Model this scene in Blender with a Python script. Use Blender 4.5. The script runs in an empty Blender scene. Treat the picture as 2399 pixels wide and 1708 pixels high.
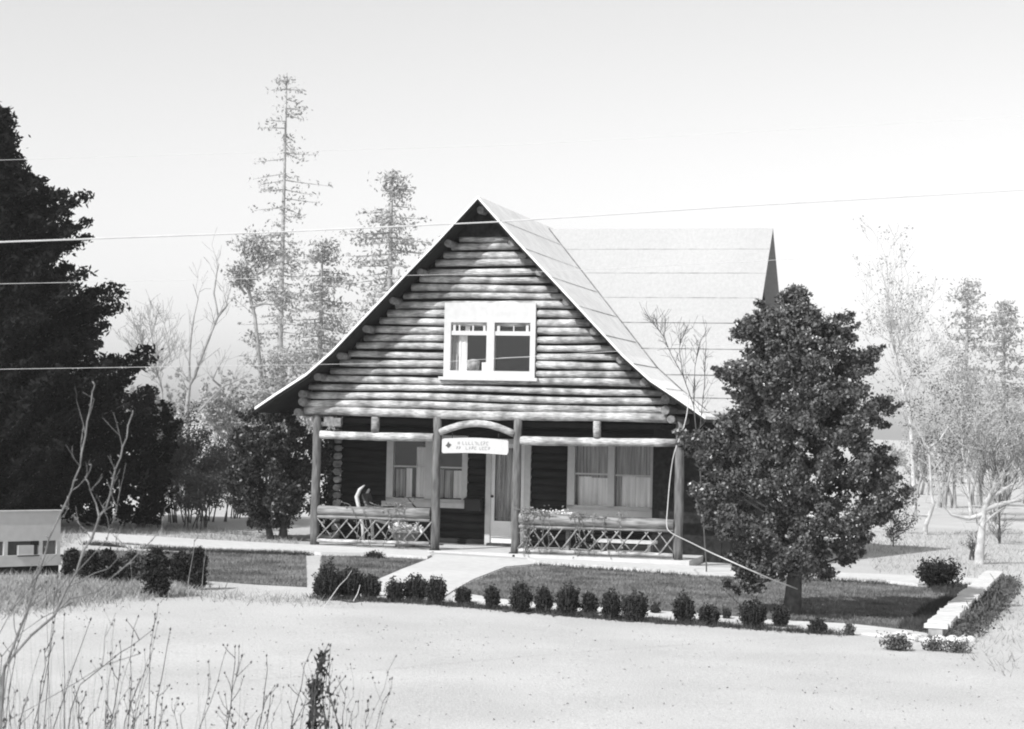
import bpy, math, random
import numpy as np
from mathutils import Vector, Matrix
PI = math.pi
sc = bpy.context.scene
C = sc.collection
# ------------------------------------------------------------------ camera
F = 4500.; CX, CY = 1199.5, 854.; EYE = 2.5
PIT = math.atan(134/4500); ROLL = .022; TILT = -.018; AL = math.radians(15)
fw = Vector((0, math.cos(PIT), math.sin(PIT))); u0 = Vector((0, -math.sin(PIT), math.cos(PIT))); r0 = Vector((1, 0, 0))
Rv = r0*math.cos(ROLL) + u0*math.sin(ROLL); Uv = u0*math.cos(ROLL) - r0*math.sin(ROLL)
cam = bpy.data.cameras.new('camera'); co = bpy.data.objects.new('camera', cam); C.objects.link(co)
co.matrix_world = Matrix(((Rv.x, Uv.x, -fw.x, 0), (Rv.y, Uv.y, -fw.y, 0), (Rv.z, Uv.z, -fw.z, EYE), (0, 0, 0, 1)))
cam.sensor_width = 36; cam.lens = 36*F/2399; cam.clip_start = .1; cam.clip_end = 3000
cam.dof.use_dof = True; cam.dof.focus_distance = 33; cam.dof.aperture_fstop = 9
sc.camera = co
# ------------------------------------------------------------------ world, sun, exposure
SUN = Vector((-0.508, -0.506, .70)).normalized()
w = bpy.data.worlds.new('World'); sc.world = w; w.use_nodes = True
nt = w.node_tree; bg = nt.nodes['Background']
sky = nt.nodes.new('ShaderNodeTexSky'); sky.sky_type = 'NISHITA'; sky.sun_disc = False
sky.sun_elevation = math.asin(SUN.z); sky.sun_rotation = math.atan2(SUN.x, SUN.y)
sky.dust_density = 1.0; sky.air_density = 1.0
bw = nt.nodes.new('ShaderNodeSeparateColor')                # black and white, blue sensitive film: the sky's blue record
nt.links.new(sky.outputs[0], bw.inputs[0]); m1 = nt.nodes.new('ShaderNodeMath'); m1.operation = 'MULTIPLY'; m1.inputs[1].default_value = .72; nt.links.new(bw.outputs[2], m1.inputs[0])
m2 = nt.nodes.new('ShaderNodeMath'); m2.operation = 'MULTIPLY_ADD'; m2.inputs[1].default_value = .42; nt.links.new(bw.outputs[1], m2.inputs[0]); nt.links.new(m1.outputs[0], m2.inputs[2])
nt.links.new(m2.outputs[0], bg.inputs[0]); bg.inputs[1].default_value = .15
sl = bpy.data.lights.new('sun', 'SUN'); sl.energy = 5.0; sl.angle = math.radians(.6); sl.color = (1, 1, 1)
so = bpy.data.objects.new('sun', sl); C.objects.link(so)
so.rotation_euler = (-SUN).to_track_quat('-Z', 'Y').to_euler()
sc.view_settings.view_transform = 'Standard'; sc.view_settings.look = 'None'; sc.view_settings.gamma = 1
sc.view_settings.exposure = .04
try: sc.cycles.filter_width = 2.0
except Exception: pass
# ------------------------------------------------------------------ helpers
def ray(px, py): return fw + Rv*((px-CX)/F) + Uv*((CY-py)/F)
def gp(px, py, h=0):
    r = ray(px, py); t = (h-EYE)/(r.z-TILT*r.x); return Vector((r.x*t, r.y*t, EYE+r.z*t))
def at(px, py, Y): r = ray(px, py); t = Y/r.y; return Vector((r.x*t, Y, EYE+r.z*t))
def G(x, y): return TILT*x
ex = Vector((math.cos(AL), -math.sin(AL), 0)); ey = Vector((math.sin(AL), math.cos(AL), 0))
O = at(1128, 988, 36); O.z = 0
def H(u, v, z): return O + ex*u + ey*v + Vector((0, 0, z))

def mat(name, col, rough=.9, var=.25, scale=8., bump=.3, streak=None, spec=.2, detail=6, var2=0, scale2=.6, bscale=None):
    m = bpy.data.materials.new(name); m.use_nodes = True; n = m.node_tree; b = n.nodes['Principled BSDF']
    b.inputs['Roughness'].default_value = rough; b.inputs['Specular IOR Level'].default_value = spec
    tc = n.nodes.new('ShaderNodeTexCoord'); mp = n.nodes.new('ShaderNodeMapping'); n.links.new(tc.outputs['Object'], mp.inputs[0])
    if streak: mp.inputs['Scale'].default_value = streak
    no = n.nodes.new('ShaderNodeTexNoise'); no.inputs['Scale'].default_value = scale; no.inputs['Detail'].default_value = detail
    n.links.new(mp.outputs[0], no.inputs['Vector'])
    r = n.nodes.new('ShaderNodeMapRange'); n.links.new(no.outputs[0], r.inputs[0])
    r.inputs[1].default_value = .3; r.inputs[2].default_value = .7
    r.inputs[3].default_value = col*(1-var); r.inputs[4].default_value = min(.95, col*(1+var)); out = r.outputs[0]
    if var2:
        n2 = n.nodes.new('ShaderNodeTexNoise'); n2.inputs['Scale'].default_value = scale2; n2.inputs['Detail'].default_value = 4
        n.links.new(tc.outputs['Object'], n2.inputs['Vector'])
        r2 = n.nodes.new('ShaderNodeMapRange'); n.links.new(n2.outputs[0], r2.inputs[0])
        r2.inputs[1].default_value = .35; r2.inputs[2].default_value = .65; r2.inputs[3].default_value = 1-var2; r2.inputs[4].default_value = 1+var2*.5
        mu = n.nodes.new('ShaderNodeMath'); mu.operation = 'MULTIPLY'; n.links.new(out, mu.inputs[0]); n.links.new(r2.outputs[0], mu.inputs[1]); out = mu.outputs[0]
    n.links.new(out, b.inputs['Base Color'])
    if bump:
        bn = n.nodes.new('ShaderNodeBump'); bn.inputs['Strength'].default_value = bump; bn.inputs['Distance'].default_value = .02
        if bscale:
            n3 = n.nodes.new('ShaderNodeTexNoise'); n3.inputs['Scale'].default_value = bscale; n3.inputs['Detail'].default_value = 3
            n.links.new(mp.outputs[0], n3.inputs['Vector']); n.links.new(n3.outputs[0], bn.inputs['Height'])
        else: n.links.new(no.outputs[0], bn.inputs['Height'])
        n.links.new(bn.outputs[0], b.inputs['Normal'])
    return m
M = {}
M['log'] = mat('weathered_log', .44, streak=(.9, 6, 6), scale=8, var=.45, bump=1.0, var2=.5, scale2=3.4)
M['walllog'] = mat('shade_dark_log', .022, streak=(.4, 3, 3), scale=6, var=.4, bump=.6)  # dark logs, their colour lowered further to deepen the porch shade
M['post'] = mat('barked_post', .14, streak=(3, 3, .5), scale=7, var=.45, bump=.8)
M['rail'] = mat('rail_log', .23, streak=(.5, 3, 3), scale=7, var=.45, bump=.6)
M['stick'] = mat('lattice_stick', .28, scale=14, var=.4)
M['end'] = mat('cut_log_end', .20, scale=18, var=.4)
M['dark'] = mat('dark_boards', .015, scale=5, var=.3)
M['gabledark'] = mat('dark_shingle_gable', .02, scale=12, var=.6, bump=1)
M['white'] = mat('white_paint', .57, rough=.6, scale=9, var=.06, bump=.1, var2=.06)
M['sash'] = mat('sash_paint', .62, rough=.6, scale=12, var=.1, bump=.1)
M['door'] = mat('door_paint', .84, rough=.6, scale=7, var=.06, bump=.1)
M['curtain'] = mat('curtain_cloth', .86, streak=(14, 1, .5), scale=1.5, var=.25, bump=.3)
M['lace'] = mat('dim_curtain_cloth', .30, streak=(16, 1, .5), scale=1.8, var=.7, bump=.3)
M['roof'] = mat('pale_roll_roofing', .84, scale=5, var=.09, bump=.3, var2=.06, scale2=.9)
M['wroof'] = mat('sun_toned_roll_roofing', .40, scale=14, streak=(1.6, 1, .5), var=.06, bump=.3, var2=.04, scale2=.6)  # same roofing as the main roof, colour dimmed to offset full sun
M['seam'] = mat('roofing_seam', .16, scale=5, var=.7, bump=.1)
M['seamf'] = mat('faded_seam', .30, scale=4, var=.5, bump=0)
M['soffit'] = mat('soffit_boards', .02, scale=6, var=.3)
M['sign'] = mat('sign_board', .56, rough=.6, scale=10, var=.05, bump=.1)
M['letter'] = mat('faded_lettering', .30, scale=60, var=.25, bump=0)
M['emblem'] = mat('faded_emblem', .10, scale=60, var=.4, bump=0)
M['gravel'] = mat('pale_gravel', .48, scale=40, var=.16, bump=.6, var2=.10, scale2=.5, detail=4, bscale=50)
M['lawn'] = mat('lawn_turf', .14, scale=14, var=.45, bump=1, var2=.55, scale2=1.3, detail=10)
M['path'] = mat('concrete_path', .56, scale=6, var=.08, bump=.2, var2=.06)
M['soil'] = mat('bed_soil', .085, scale=12, var=.5, bump=1)
M['stone'] = mat('wall_stone', .30, scale=5, var=.6, bump=1)
M['cap'] = mat('wall_cap', .58, scale=7, var=.1, bump=.5)
M['grass'] = mat('grass_blades', .17, scale=1.4, var=.6, bump=0)
M['drygrass'] = mat('dry_grass', .30, scale=3, var=.3, bump=0)
M['fringe'] = mat('rough_grass', .06, scale=4, var=.4, bump=0)
M['holly'] = mat('glossy_leaves', .10, rough=.34, spec=.5, scale=22, var=.9, bump=0)
M['bushleaf'] = mat('dark_leaves', .04, rough=.4, spec=.4, scale=20, var=.9, bump=0)
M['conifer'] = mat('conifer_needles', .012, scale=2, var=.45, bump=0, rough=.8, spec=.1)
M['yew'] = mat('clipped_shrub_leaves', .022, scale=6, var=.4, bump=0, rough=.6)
M['brush'] = mat('brush_twigs', .10, scale=3, var=.4, bump=0)
M['farfir'] = mat('haze_pale_foliage', .32, scale=.6, var=.3, bump=0)  # paleness of distance haze put into the foliage colour
M['bark'] = mat('bark', .10, scale=10, var=.4, bump=.6)
M['palebark'] = mat('pale_bark', .48, scale=6, var=.3, bump=.4)
M['farbark'] = mat('haze_pale_bark', .32, scale=4, var=.3, bump=.3)  # bark colour lightened to carry the fading of distant haze
M['twig'] = mat('bare_twig', .17, scale=20, var=.4, bump=.3)
M['weed'] = mat('dead_weed', .075, scale=20, var=.4, bump=.3)
M['weeddark'] = mat('dark_dead_weed', .04, scale=20, var=.4, bump=.3)
M['wire'] = mat('pale_cable', .8, scale=5, var=.1, bump=0, rough=.5)
M['metal'] = mat('dark_metal', .03, scale=5, var=.2, bump=0, rough=.4)
M['flower'] = mat('white_petals', .7, scale=20, var=.15, bump=0)
M['rope'] = mat('faded_rope', .5, scale=20, var=.15, bump=0)
def glass():
    m = bpy.data.materials.new('window_glass'); m.use_nodes = True; n = m.node_tree; n.nodes.clear()
    o = n.nodes.new('ShaderNodeOutputMaterial'); mx = n.nodes.new('ShaderNodeMixShader'); t = n.nodes.new('ShaderNodeBsdfTransparent'); g = n.nodes.new('ShaderNodeBsdfGlossy')
    t.inputs[0].default_value = (.97, .97, .97, 1); g.inputs['Roughness'].default_value = .05; mx.inputs[0].default_value = .035
    n.links.new(t.outputs[0], mx.inputs[1]); n.links.new(g.outputs[0], mx.inputs[2]); n.links.new(mx.outputs[0], o.inputs[0]); return m
M['glass'] = glass()

class MB:
    def __init__(s): s.v = []; s.f = []; s.sm = []
    def add(s, vs, fs, smooth=False):
        b = len(s.v); s.v += [tuple(p) for p in vs]; s.f += [tuple(i+b for i in f) for f in fs]; s.sm += [smooth]*len(fs); return s
    def box(s, x0, x1, y0, y1, z0, z1):
        return s.add([(x0,y0,z0),(x1,y0,z0),(x1,y1,z0),(x0,y1,z0),(x0,y0,z1),(x1,y0,z1),(x1,y1,z1),(x0,y1,z1)],
                     [(0,3,2,1),(4,5,6,7),(0,1,5,4),(1,2,6,5),(2,3,7,6),(3,0,4,7)])
    def prism(s, poly, h, down=.3):        # ground polygon (world, ccw or cw), thickness h up
        n = len(poly); t = [(p[0], p[1], p[2]+h) for p in poly]; b = [(p[0], p[1], p[2]-down) for p in poly]
        return s.add(t+b, [tuple(range(n))] + [(i, i+n, (i+1) % n+n, (i+1) % n) for i in range(n)])
    def sheet(s, poly, h): return s.add([(p[0], p[1], p[2]+h) for p in poly], [tuple(range(len(poly)))])
    def tube(s, pts, rad, n=8, cap=True, jit=0, rng=None):
        pts = [Vector(p) for p in pts]; rad = rad if isinstance(rad, (list, tuple)) else [rad]*len(pts)
        vs = []; prev = None
        for i, p in enumerate(pts):
            d = (pts[min(i+1, len(pts)-1)]-pts[max(i-1, 0)]).normalized()
            if prev is None: a = d.orthogonal().normalized()
            else:
                a = prev - d*prev.dot(d); a = a.normalized() if a.length > 1e-6 else d.orthogonal().normalized()
            prev = a; b = d.cross(a)
            for k in range(n):
                t = 2*PI*k/n; r = rad[i]*(1+(rng.uniform(-jit, jit) if rng else 0)); vs.append(p+(a*math.cos(t)+b*math.sin(t))*r)
        fs = [(i*n+k, i*n+(k+1) % n, (i+1)*n+(k+1) % n, (i+1)*n+k) for i in range(len(pts)-1) for k in range(n)]
        s.add(vs, fs, True)
        if cap:
            b0 = len(s.v)-len(vs); s.f += [tuple(b0+k for k in reversed(range(n))), tuple(b0+(len(pts)-1)*n+k for k in range(n))]; s.sm += [False]*2
        return s
    def log(s, p0, p1, r, rng, n=12, seg=None, bend=.014, jit=.07):
        p0 = Vector(p0); p1 = Vector(p1); L = (p1-p0).length; seg = seg or max(2, int(L/.35)); pts = []; rad = []
        a, b = rng.uniform(0, 6), rng.uniform(0, 6); tap = rng.uniform(-.07, .07)
        for i in range(seg+1):
            t = i/seg; p = p0.lerp(p1, t); p.z += bend*math.sin(a+t*L*1.1); p.y += bend*.7*math.sin(b+t*L*.9)
            pts.append(p); rad.append(r*(1+tap*(t-.5)*2+rng.uniform(-.04, .04)))
        return s.tube(pts, rad, n, True, jit, rng)
    def build(s, name, m, parent=None, off=None):
        me = bpy.data.meshes.new(name); v = s.v
        if off is not None: v = [(p[0]-off[0], p[1]-off[1], p[2]-off[2]) for p in v]
        me.from_pydata(v, [], s.f); me.polygons.foreach_set('use_smooth', s.sm); me.materials.append(m); me.update()
        o = bpy.data.objects.new(name, me); C.objects.link(o)
        if parent: o.parent = parent
        return o
def meta(o, label=None, cat=None, group=None, kind=None):
    if label: o['label'] = label
    if cat: o['category'] = cat
    if group: o['group'] = group
    if kind: o['kind'] = kind
    return o
def thing(name, label, cat, loc=(0, 0, 0), rz=0, group=None):
    o = bpy.data.objects.new(name, None); C.objects.link(o); o.location = loc; o.rotation_euler = (0, 0, rz); o.empty_display_size = .2
    return meta(o, label, cat, group)
def leafmesh(name, P, size, m, parent=None, off=(0, 0, 0), rng=None, elong=1.6, drop=0., sv=.35):
    rng = rng or np.random.default_rng(1); P = np.asarray(P, float); n = len(P)
    a = rng.normal(size=(n, 3)); a[:, 2] -= drop; a /= np.linalg.norm(a, axis=1)[:, None]
    b = rng.normal(size=(n, 3)); b -= a*(a*b).sum(1)[:, None]; b /= np.linalg.norm(b, axis=1)[:, None]
    s = (size*(1+rng.uniform(-sv, sv, n)))[:, None]
    V = np.stack([P-a*s*elong*.5, P+b*s*.5, P+a*s*elong*.5, P-b*s*.5], 1).reshape(-1, 3)-np.array(off)
    me = bpy.data.meshes.new(name); me.vertices.add(4*n); me.vertices.foreach_set('co', V.ravel().astype(np.float32))
    me.loops.add(4*n); me.loops.foreach_set('vertex_index', np.arange(4*n, dtype=np.int32))
    me.polygons.add(n); me.polygons.foreach_set('loop_start', np.arange(0, 4*n, 4, dtype=np.int32)); me.polygons.foreach_set('loop_total', np.full(n, 4, np.int32))
    me.materials.append(m); me.update(calc_edges=True); o = bpy.data.objects.new(name, me); C.objects.link(o)
    if parent: o.parent = parent
    return o
def blades(name, P, h, wd, m, parent=None, off=(0, 0, 0), seed=1, lean=.5):
    rng = np.random.default_rng(seed); P = np.asarray(P, float); n = len(P); t = rng.uniform(0, 2*PI, n)
    d = np.stack([np.cos(t), np.sin(t), 0*t], 1); hh = h*rng.uniform(.4, 1.2, n); l = rng.normal(size=(n, 2))*lean
    T = P.copy(); T[:, 2] += hh; T[:, 0] += l[:, 0]*hh; T[:, 1] += l[:, 1]*hh
    V = np.stack([P-d*wd/2, P+d*wd/2, T], 1).reshape(-1, 3)-np.array(off)
    me = bpy.data.meshes.new(name); me.vertices.add(3*n); me.vertices.foreach_set('co', V.ravel().astype(np.float32))
    me.loops.add(3*n); me.loops.foreach_set('vertex_index', np.arange(3*n, dtype=np.int32))
    me.polygons.add(n); me.polygons.foreach_set('loop_start', np.arange(0, 3*n, 3, dtype=np.int32)); me.polygons.foreach_set('loop_total', np.full(n, 3, np.int32))
    me.materials.append(m); me.update(calc_edges=True); o = bpy.data.objects.new(name, me); C.objects.link(o)
    if parent: o.parent = parent
    return o
def inpoly(poly, n, rng):
    P = np.array([[p[0], p[1]] for p in poly]); lo, hi = P.min(0), P.max(0); out = []
    got = 0
    while got < n:
        q = rng.uniform(lo, hi, (n, 2)); ins = np.zeros(n, bool); j = len(P)-1
        for i in range(len(P)):
            xi, yi = P[i]; xj, yj = P[j]
            cnd = ((yi > q[:, 1]) != (yj > q[:, 1])) & (q[:, 0] < (xj-xi)*(q[:, 1]-yi)/(yj-yi+1e-12)+xi); ins ^= cnd; j = i
        out.append(q[ins]); got += ins.sum()
    q = np.concatenate(out)[:n]; return np.column_stack([q, TILT*q[:, 0]])
# ------------------------------------------------------------------ ground
g = MB(); R_ = 900
g.add([(-R_, -60, TILT*-R_), (R_, -60, TILT*R_), (R_, 1500, TILT*R_), (-R_, 1500, TILT*-R_)], [(0, 1, 2, 3)])
meta(g.build('ground', M['gravel']), kind='structure')
def px(pts): return [gp(*p) for p in pts]
lawnR = px([(1062,1386),(1112,1360),(1185,1331),(1261,1324),(1400,1333),(1500,1341),(1616,1348),(1795,1355),(1960,1362),(2074,1367),(2150,1376),(2303,1377),(2172,1486),(2132,1479),(1991,1463),(1841,1456),(1650,1440),(1450,1427),(1270,1414),(1166,1404)])
lawnA = px([(752,1303),(860,1304),(1001,1311),(940,1333),(889,1355),(850,1385),(745,1385)])
lawnB = px([(150,1290),(300,1291),(483,1295),(717,1300),(719,1376),(600,1370),(479,1361),(330,1366),(140,1362)])
for nme, pl in (('lawn', lawnR), ('lawn', lawnA), ('lawn', lawnB)): meta(MB().sheet(pl, .004).build(nme, M['lawn']), kind='structure')
# kerb strip and paths
meta(MB().prism(px([(1062,1390),(1166,1407),(1270,1417),(1450,1430),(1650,1443),(1841,1459),(1991,1466),(2132,1482),(2172,1489),(2172,1502),(2110,1497),(1991,1484),(1841,1476),(1650,1460),(1450,1447),(1270,1434),(1166,1424),(1062,1409)]), .03).build('kerb_strip', M['path']), kind='structure')
meta(MB().prism(px([(205,1252),(480,1270),(700,1281),(740,1283),(1000,1296),(1010,1306),(1001,1310),(860,1302),(752,1300),(717,1297),(483,1291),(300,1284),(205,1272)]), .05).build('walkway', M['path']), kind='structure')
meta(MB().prism(px([(1235,1312),(1590,1330),(1800,1342),(2080,1352),(2310,1362),(2310,1375),(2150,1374),(2074,1365),(1960,1360),(1795,1353),(1616,1346),(1500,1339),(1400,1331),(1261,1322)]), .05).build('walkway', M['path']), kind='structure')
meta(MB().sheet(px([(1003,1311),(1020,1300),(1235,1312),(1259,1322),(1185,1329),(1110,1358),(1060,1386),(1040,1400),(855,1395),(890,1357),(942,1335)]), .012).build('path', M['path']), kind='structure')
bedp = [(735,1402),(1000,1412),(1166,1426),(1270,1438),(1450,1450),(1650,1463),(1930,1480)]
bj = random.Random(2); bq = []
for (xa, ya), (xb, yb) in zip(bedp, bedp[1:]):
    for k in range(14): t = k/14; bq.append((xa+(xb-xa)*t, ya+(yb-ya)*t))
meta(MB().sheet(px([(x, y-4) for x, y in bq]+[(x+bj.uniform(-6, 6), y+bj.uniform(-1.5, 7)) for x, y in reversed(bq)]), .01).build('planting_bed', M['soil']), kind='structure')  # one dark strip for bed soil and the shadow under the shrubs
meta(MB().sheet(px([(2262,1379),(2300,1379),(2170,1484),(2118,1474),(2160,1440)]), .008).build('planting_bed', M['soil']), kind='structure')
rn = np.random.default_rng(3)
meta(blades('lawn_grass', np.concatenate([inpoly(lawnR, 42000, rn), inpoly(lawnA, 7000, rn), inpoly(lawnB, 16000, rn)]), .045, .012, M['grass'], seed=4), 'short mown grass of the front lawns', 'grass', kind='stuff')
bed2 = px([(2262,1379),(2300,1379),(2170,1484),(2100,1474),(2160,1430),(2230,1392)])
meta(blades('rough_grass', np.concatenate([inpoly(bed2, 5000, rn), inpoly(px([(2180,1376),(2300,1376),(2290,1395),(2190,1392)]), 1500, rn)]), .10, .014, M['fringe'], seed=5), 'dark rough growth along the inner side of the low right wall', 'rough grass', kind='stuff')
def along(pts, n, wd, rng):
    P = px(pts); L = [(P[i+1]-P[i]).length for i in range(len(P)-1)]; T = sum(L); out = []
    for _ in range(n):
        s = rng.uniform(0, T); i = 0
        while s > L[i] and i < len(L)-1: s -= L[i]; i += 1
        p = P[i].lerp(P[i+1], s/L[i]); out.append((p.x+rng.normal()*wd, p.y+rng.normal()*wd*1.2, p.z))
    out = np.array(out); out[:, 2] = TILT*out[:, 0]; return out
fr = [along([(205,1276),(480,1294),(720,1301)], 5200, .07, rn), along([(735,1402),(1000,1414),(1166,1428),(1450,1452),(1650,1465),(1960,1487)], 5200, .085, rn),
      along([(1261,1325),(1500,1342),(1616,1350)], 700, .05, rn), along([(1820,1356),(2074,1369)], 900, .06, rn)]
meta(blades('edge_grass', np.concatenate(fr), .085, .012, M['fringe'], seed=6), 'dark uncut grass fringing the walkway and the front shrub row', 'grass fringe', kind='stuff')
yard = inpoly(px([(0,1240),(420,1232),(700,1262),(700,1280),(200,1255),(150,1285),(0,1285)]), 4200, rn)
yardR = inpoly(px([(2000,1255),(2399,1240),(2399,1520),(2375,1600),(2250,1535),(2350,1400),(2340,1360),(2050,1345)]), 3200, rn)
fj = inpoly(px([(-60,1352),(420,1372),(440,1385),(120,1420),(-60,1440)]), 13000, rn); fj[:, :2] += rn.normal(size=(13000, 2))*[.25, .55]; fj[:, 2] = TILT*fj[:, 0]
front = np.concatenate([fj, along([(400,1392),(560,1402),(740,1412)], 500, .3, rn)])
meta(blades('dry_grass', np.concatenate([yard, yardR, front]), .11, .013, M['drygrass'], seed=7, lean=.7), 'sparse pale dry grass on the open ground', 'dry grass', kind='stuff')

spk = inpoly(px([(100,1400),(1900,1500),(2399,1560),(2399,1707),(300,1707)]), 1500, rn)
meta(leafmesh('ground_litter', spk+[0, 0, .006], .012, M['drygrass'], rng=rn, sv=.8), 'tiny bits of litter and grit strewn over the pale open ground', 'litter', kind='stuff')
# ------------------------------------------------------------------ HOUSE
house = thing('log_house', 'two storey log house with steep gable, roofed front porch and pale roof', 'house', O, -AL)
PR = [(0, 6.66), (.75, 5.86), (1.82, 4.77), (2.8, 3.76), (3.3, 3.33), (3.9, 2.95), (4.32, 2.67)]
def roof_u(z):
    for (a, b), (c, d) in zip(PR, PR[1:]):
        if d <= z <= b: return a+(c-a)*(b-z)/(b-d)
    return 4.3 if z < 2.67 else 0
def roof_z(u):
    u = abs(u)
    for (a, b), (c, d) in zip(PR, PR[1:]):
        if a <= u <= c: return b+(d-b)*(u-a)/(c-a)
    return 2.67
rng = random.Random(5)
V0, V1 = -.60, 9.2
def roofsheet(sgn, pr, v0, v1, top, th):
    m = MB(); n = len(pr); vs = []
    for v in (v0, v1):
        for a, b in pr: vs.append((sgn*a, v, b+top))
        for a, b in pr: vs.append((sgn*a, v, b+top-th))
    N = 2*n; fs = []
    for i in range(n-1):
        fs += [(i, i+1, N+i+1, N+i), (n+i, N+n+i, N+n+i+1, n+i+1), (i, n+i, n+i+1, i+1), (N+i, N+i+1, N+n+i+1, N+n+i)]
    fs += [(n-1, 2*n-1, N+2*n-1, N+n-1)]
    return m.add(vs, fs)
mainroof = roofsheet(1, PR, V0, V1, 0, .05); b2 = roofsheet(-1, PR, V0, V1, 0, .05); mainroof.add(b2.v, b2.f)
roof = mainroof.build('roof', M['roof'], house)
# soffit boards below main roof
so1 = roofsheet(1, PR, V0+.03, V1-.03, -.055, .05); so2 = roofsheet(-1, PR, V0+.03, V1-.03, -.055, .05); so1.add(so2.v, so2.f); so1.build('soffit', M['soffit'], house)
# cross wing roof
WZ, WV, WU = 6.58, 4.6, 4.80
WP = [(0, WZ), (2.85, WZ-2.98), (3.35, WZ-3.42), (4.0, WZ-3.80)]   # distance from ridge along v, z
wing = MB()
for sg in (-1, 1):
    vs = []
    for u in (0.0, WU):
        for a, b in WP: vs.append((u, WV+sg*a, b))
        for a, b in WP: vs.append((u, WV+sg*a, b-.06))
    n = len(WP); N = 2*n; fs = []
    for i in range(n-1):
        fs += [(i, i+1, N+i+1, N+i), (n+i, N+n+i, N+n+i+1, n+i+1), (i, n+i, n+i+1, i+1), (N+i, N+i+1, N+n+i+1, N+n+i)]
    fs += [(n-1, 2*n-1, N+2*n-1, N+n-1)]; wing.add(vs, fs)
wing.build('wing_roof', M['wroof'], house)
def seg_interp(pr, s):
    d = 0
    for (a, b), (c, e) in zip(pr, pr[1:]):
        L = math.hypot(c-a, e-b)
        if s <= d+L: t = (s-d)/L; return a+(c-a)*t, b+(e-b)*t, (c-a)/L, (e-b)/L
        d += L
    return None
seam = MB(); seamT = MB()
s = .62
while True:                      # seams down the main roof, right and left slopes
    q = seg_interp(PR, s)
    if not q: break
    a, b, da, db = q
    for sg in (1, -1):
        if sg > 0 and b < WZ-.02:    # stop at the valley with the wing
            # valley v where wing height equals b
            dd = 0
            for (x0, z0), (x1, z1) in zip(WP, WP[1:]):
                if z1 <= b <= z0: dd = x0+(x1-x0)*(z0-b)/(z0-z1)
            v_end = WV-dd
        else: v_end = V1
        k = V0+.01
        while k < v_end:
            k2 = min(v_end, k+rng.uniform(.5, 1.2)); wd = rng.uniform(.010, .024)*(.6+.7*(6.6-b)/4)
            pa = (sg*(a-da*wd/2), b-db*wd/2+.006); pb = (sg*(a+da*wd/2), b+db*wd/2+.006)
            seam.add([(pa[0], k, pa[1]), (pa[0], k2, pa[1]), (pb[0], k2, pb[1]), (pb[0], k, pb[1])], [(0, 1, 2, 3)]); k = k2
    s += .735
s = .66; row = 0
while True:
    q = seg_interp(WP, s)
    if not q: break
    a, b, da, db = q; ustart = max(.05, roof_u(b)+.01); k = ustart
    while k < WU-.02:
        k2 = min(WU-.01, k+rng.uniform(.4, 1.0)); wd = rng.uniform(.009, .014)*(1+row*.26)
        pa = (WV-(a-da*wd/2), b-db*wd/2+.006); pb = (WV-(a+da*wd/2), b+db*wd/2+.006)
        (seamT if row < 3 else seam).add([(k, pa[0], pa[1]), (k2, pa[0], pa[1]), (k2, pb[0], pb[1]), (k, pb[0], pb[1])], [(0, 1, 2, 3)]); k = k2
    s += .735; row += 1
# valley flashing line
for (x0, z0), (x1, z1) in zip(WP, WP[1:]):
    if z1 > 2.8 or True:
        a = (roof_u(z0), WV-x0, z0+.012); b = (roof_u(max(z1, 2.68)), WV-x1, z1+.012); wd = .011
        seam.add([(a[0]-wd, a[1]-wd, a[2]), (a[0]+wd, a[1]+wd, a[2]), (b[0]+wd, b[1]+wd, b[2]), (b[0]-wd, b[1]-wd, b[2])], [(0, 1, 2, 3)])
seam.build('roof_seams', M['seam'], roof); seamT.build('faded_seams', M['seamf'], roof)
# wing walls
wg = MB(); n0 = len(WP)
poly = [(WV-3.15, -.3), (WV-3.15, 2.95)] + [(WV-2.8, WZ-3.1), (WV, WZ-.10), (WV+2.8, WZ-3.1)] + [(WV+3.15, 2.95), (WV+3.15, -.3)]
pp = [(v, z) for v, z in poly]
wg.add([(4.5, v, z) for v, z in pp]+[(4.35, v, z) for v, z in pp], [tuple(range(7)), tuple(range(13, 6, -1))]+[(i, i+7, (i+1) % 7+7, (i+1) % 7) for i in range(7)])
wg.box(3.0, 4.34, WV-3.15, WV-3.0, -.3, 3.1)
wg.build('wing_wall', M['gabledark'], house)

# gable logs
gab = MB(); ends = MB()
z = 2.62; i = 0
while z < 6.15:
    ue = min(roof_u(z+.08)-.10, 3.52+rng.uniform(-.05, .07)); r = .064*rng.uniform(.88, 1.1)
    if z < 2.7: r = .085
    dz = rng.uniform(-.008, .008)
    if 3.40 < z < 4.30:
        gab.log((-ue, 0, z+dz), (-.67, 0, z+dz+rng.uniform(-.01, .01)), r, rng); gab.log((.97, 0, z+dz), (ue, 0, z+dz+rng.uniform(-.01, .01)), r, rng)
    else:
        gab.log((-ue, 0, z+dz), (ue, 0, z+dz+rng.uniform(-.012, .012)), r, rng)
    z += .158; i += 1
gab.build('gable_logs', M['log'], house)
bk = MB()   # black sheet that paints the shade in the gaps between gable logs
def strip(zs, u_l, u_r):
    pts_top = []
    bk.add([(u_l(zs[0]), .06, zs[0]), (u_r(zs[0]), .06, zs[0]), (u_r(zs[1]), .06, zs[1]), (u_l(zs[1]), .06, zs[1])], [(0, 1, 2, 3)])
zz = [2.62, 2.95, 3.33, 3.46]
L_ = lambda z: -(min(roof_u(z), 3.5)-.06); Rr = lambda z: -L_(z)
for a, b in zip(zz, zz[1:]): strip((a, b), L_, Rr)
for a, b in ((3.46, 3.76), (3.76, 4.34)): strip((a, b), L_, lambda z: -.62); strip((a, b), lambda z: .94, Rr)
for a, b in ((4.34, 4.77), (4.77, 5.86), (5.86, 6.55)): strip((a, b), L_, Rr)
bk.build('gap_shade', M['dark'], house)
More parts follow.
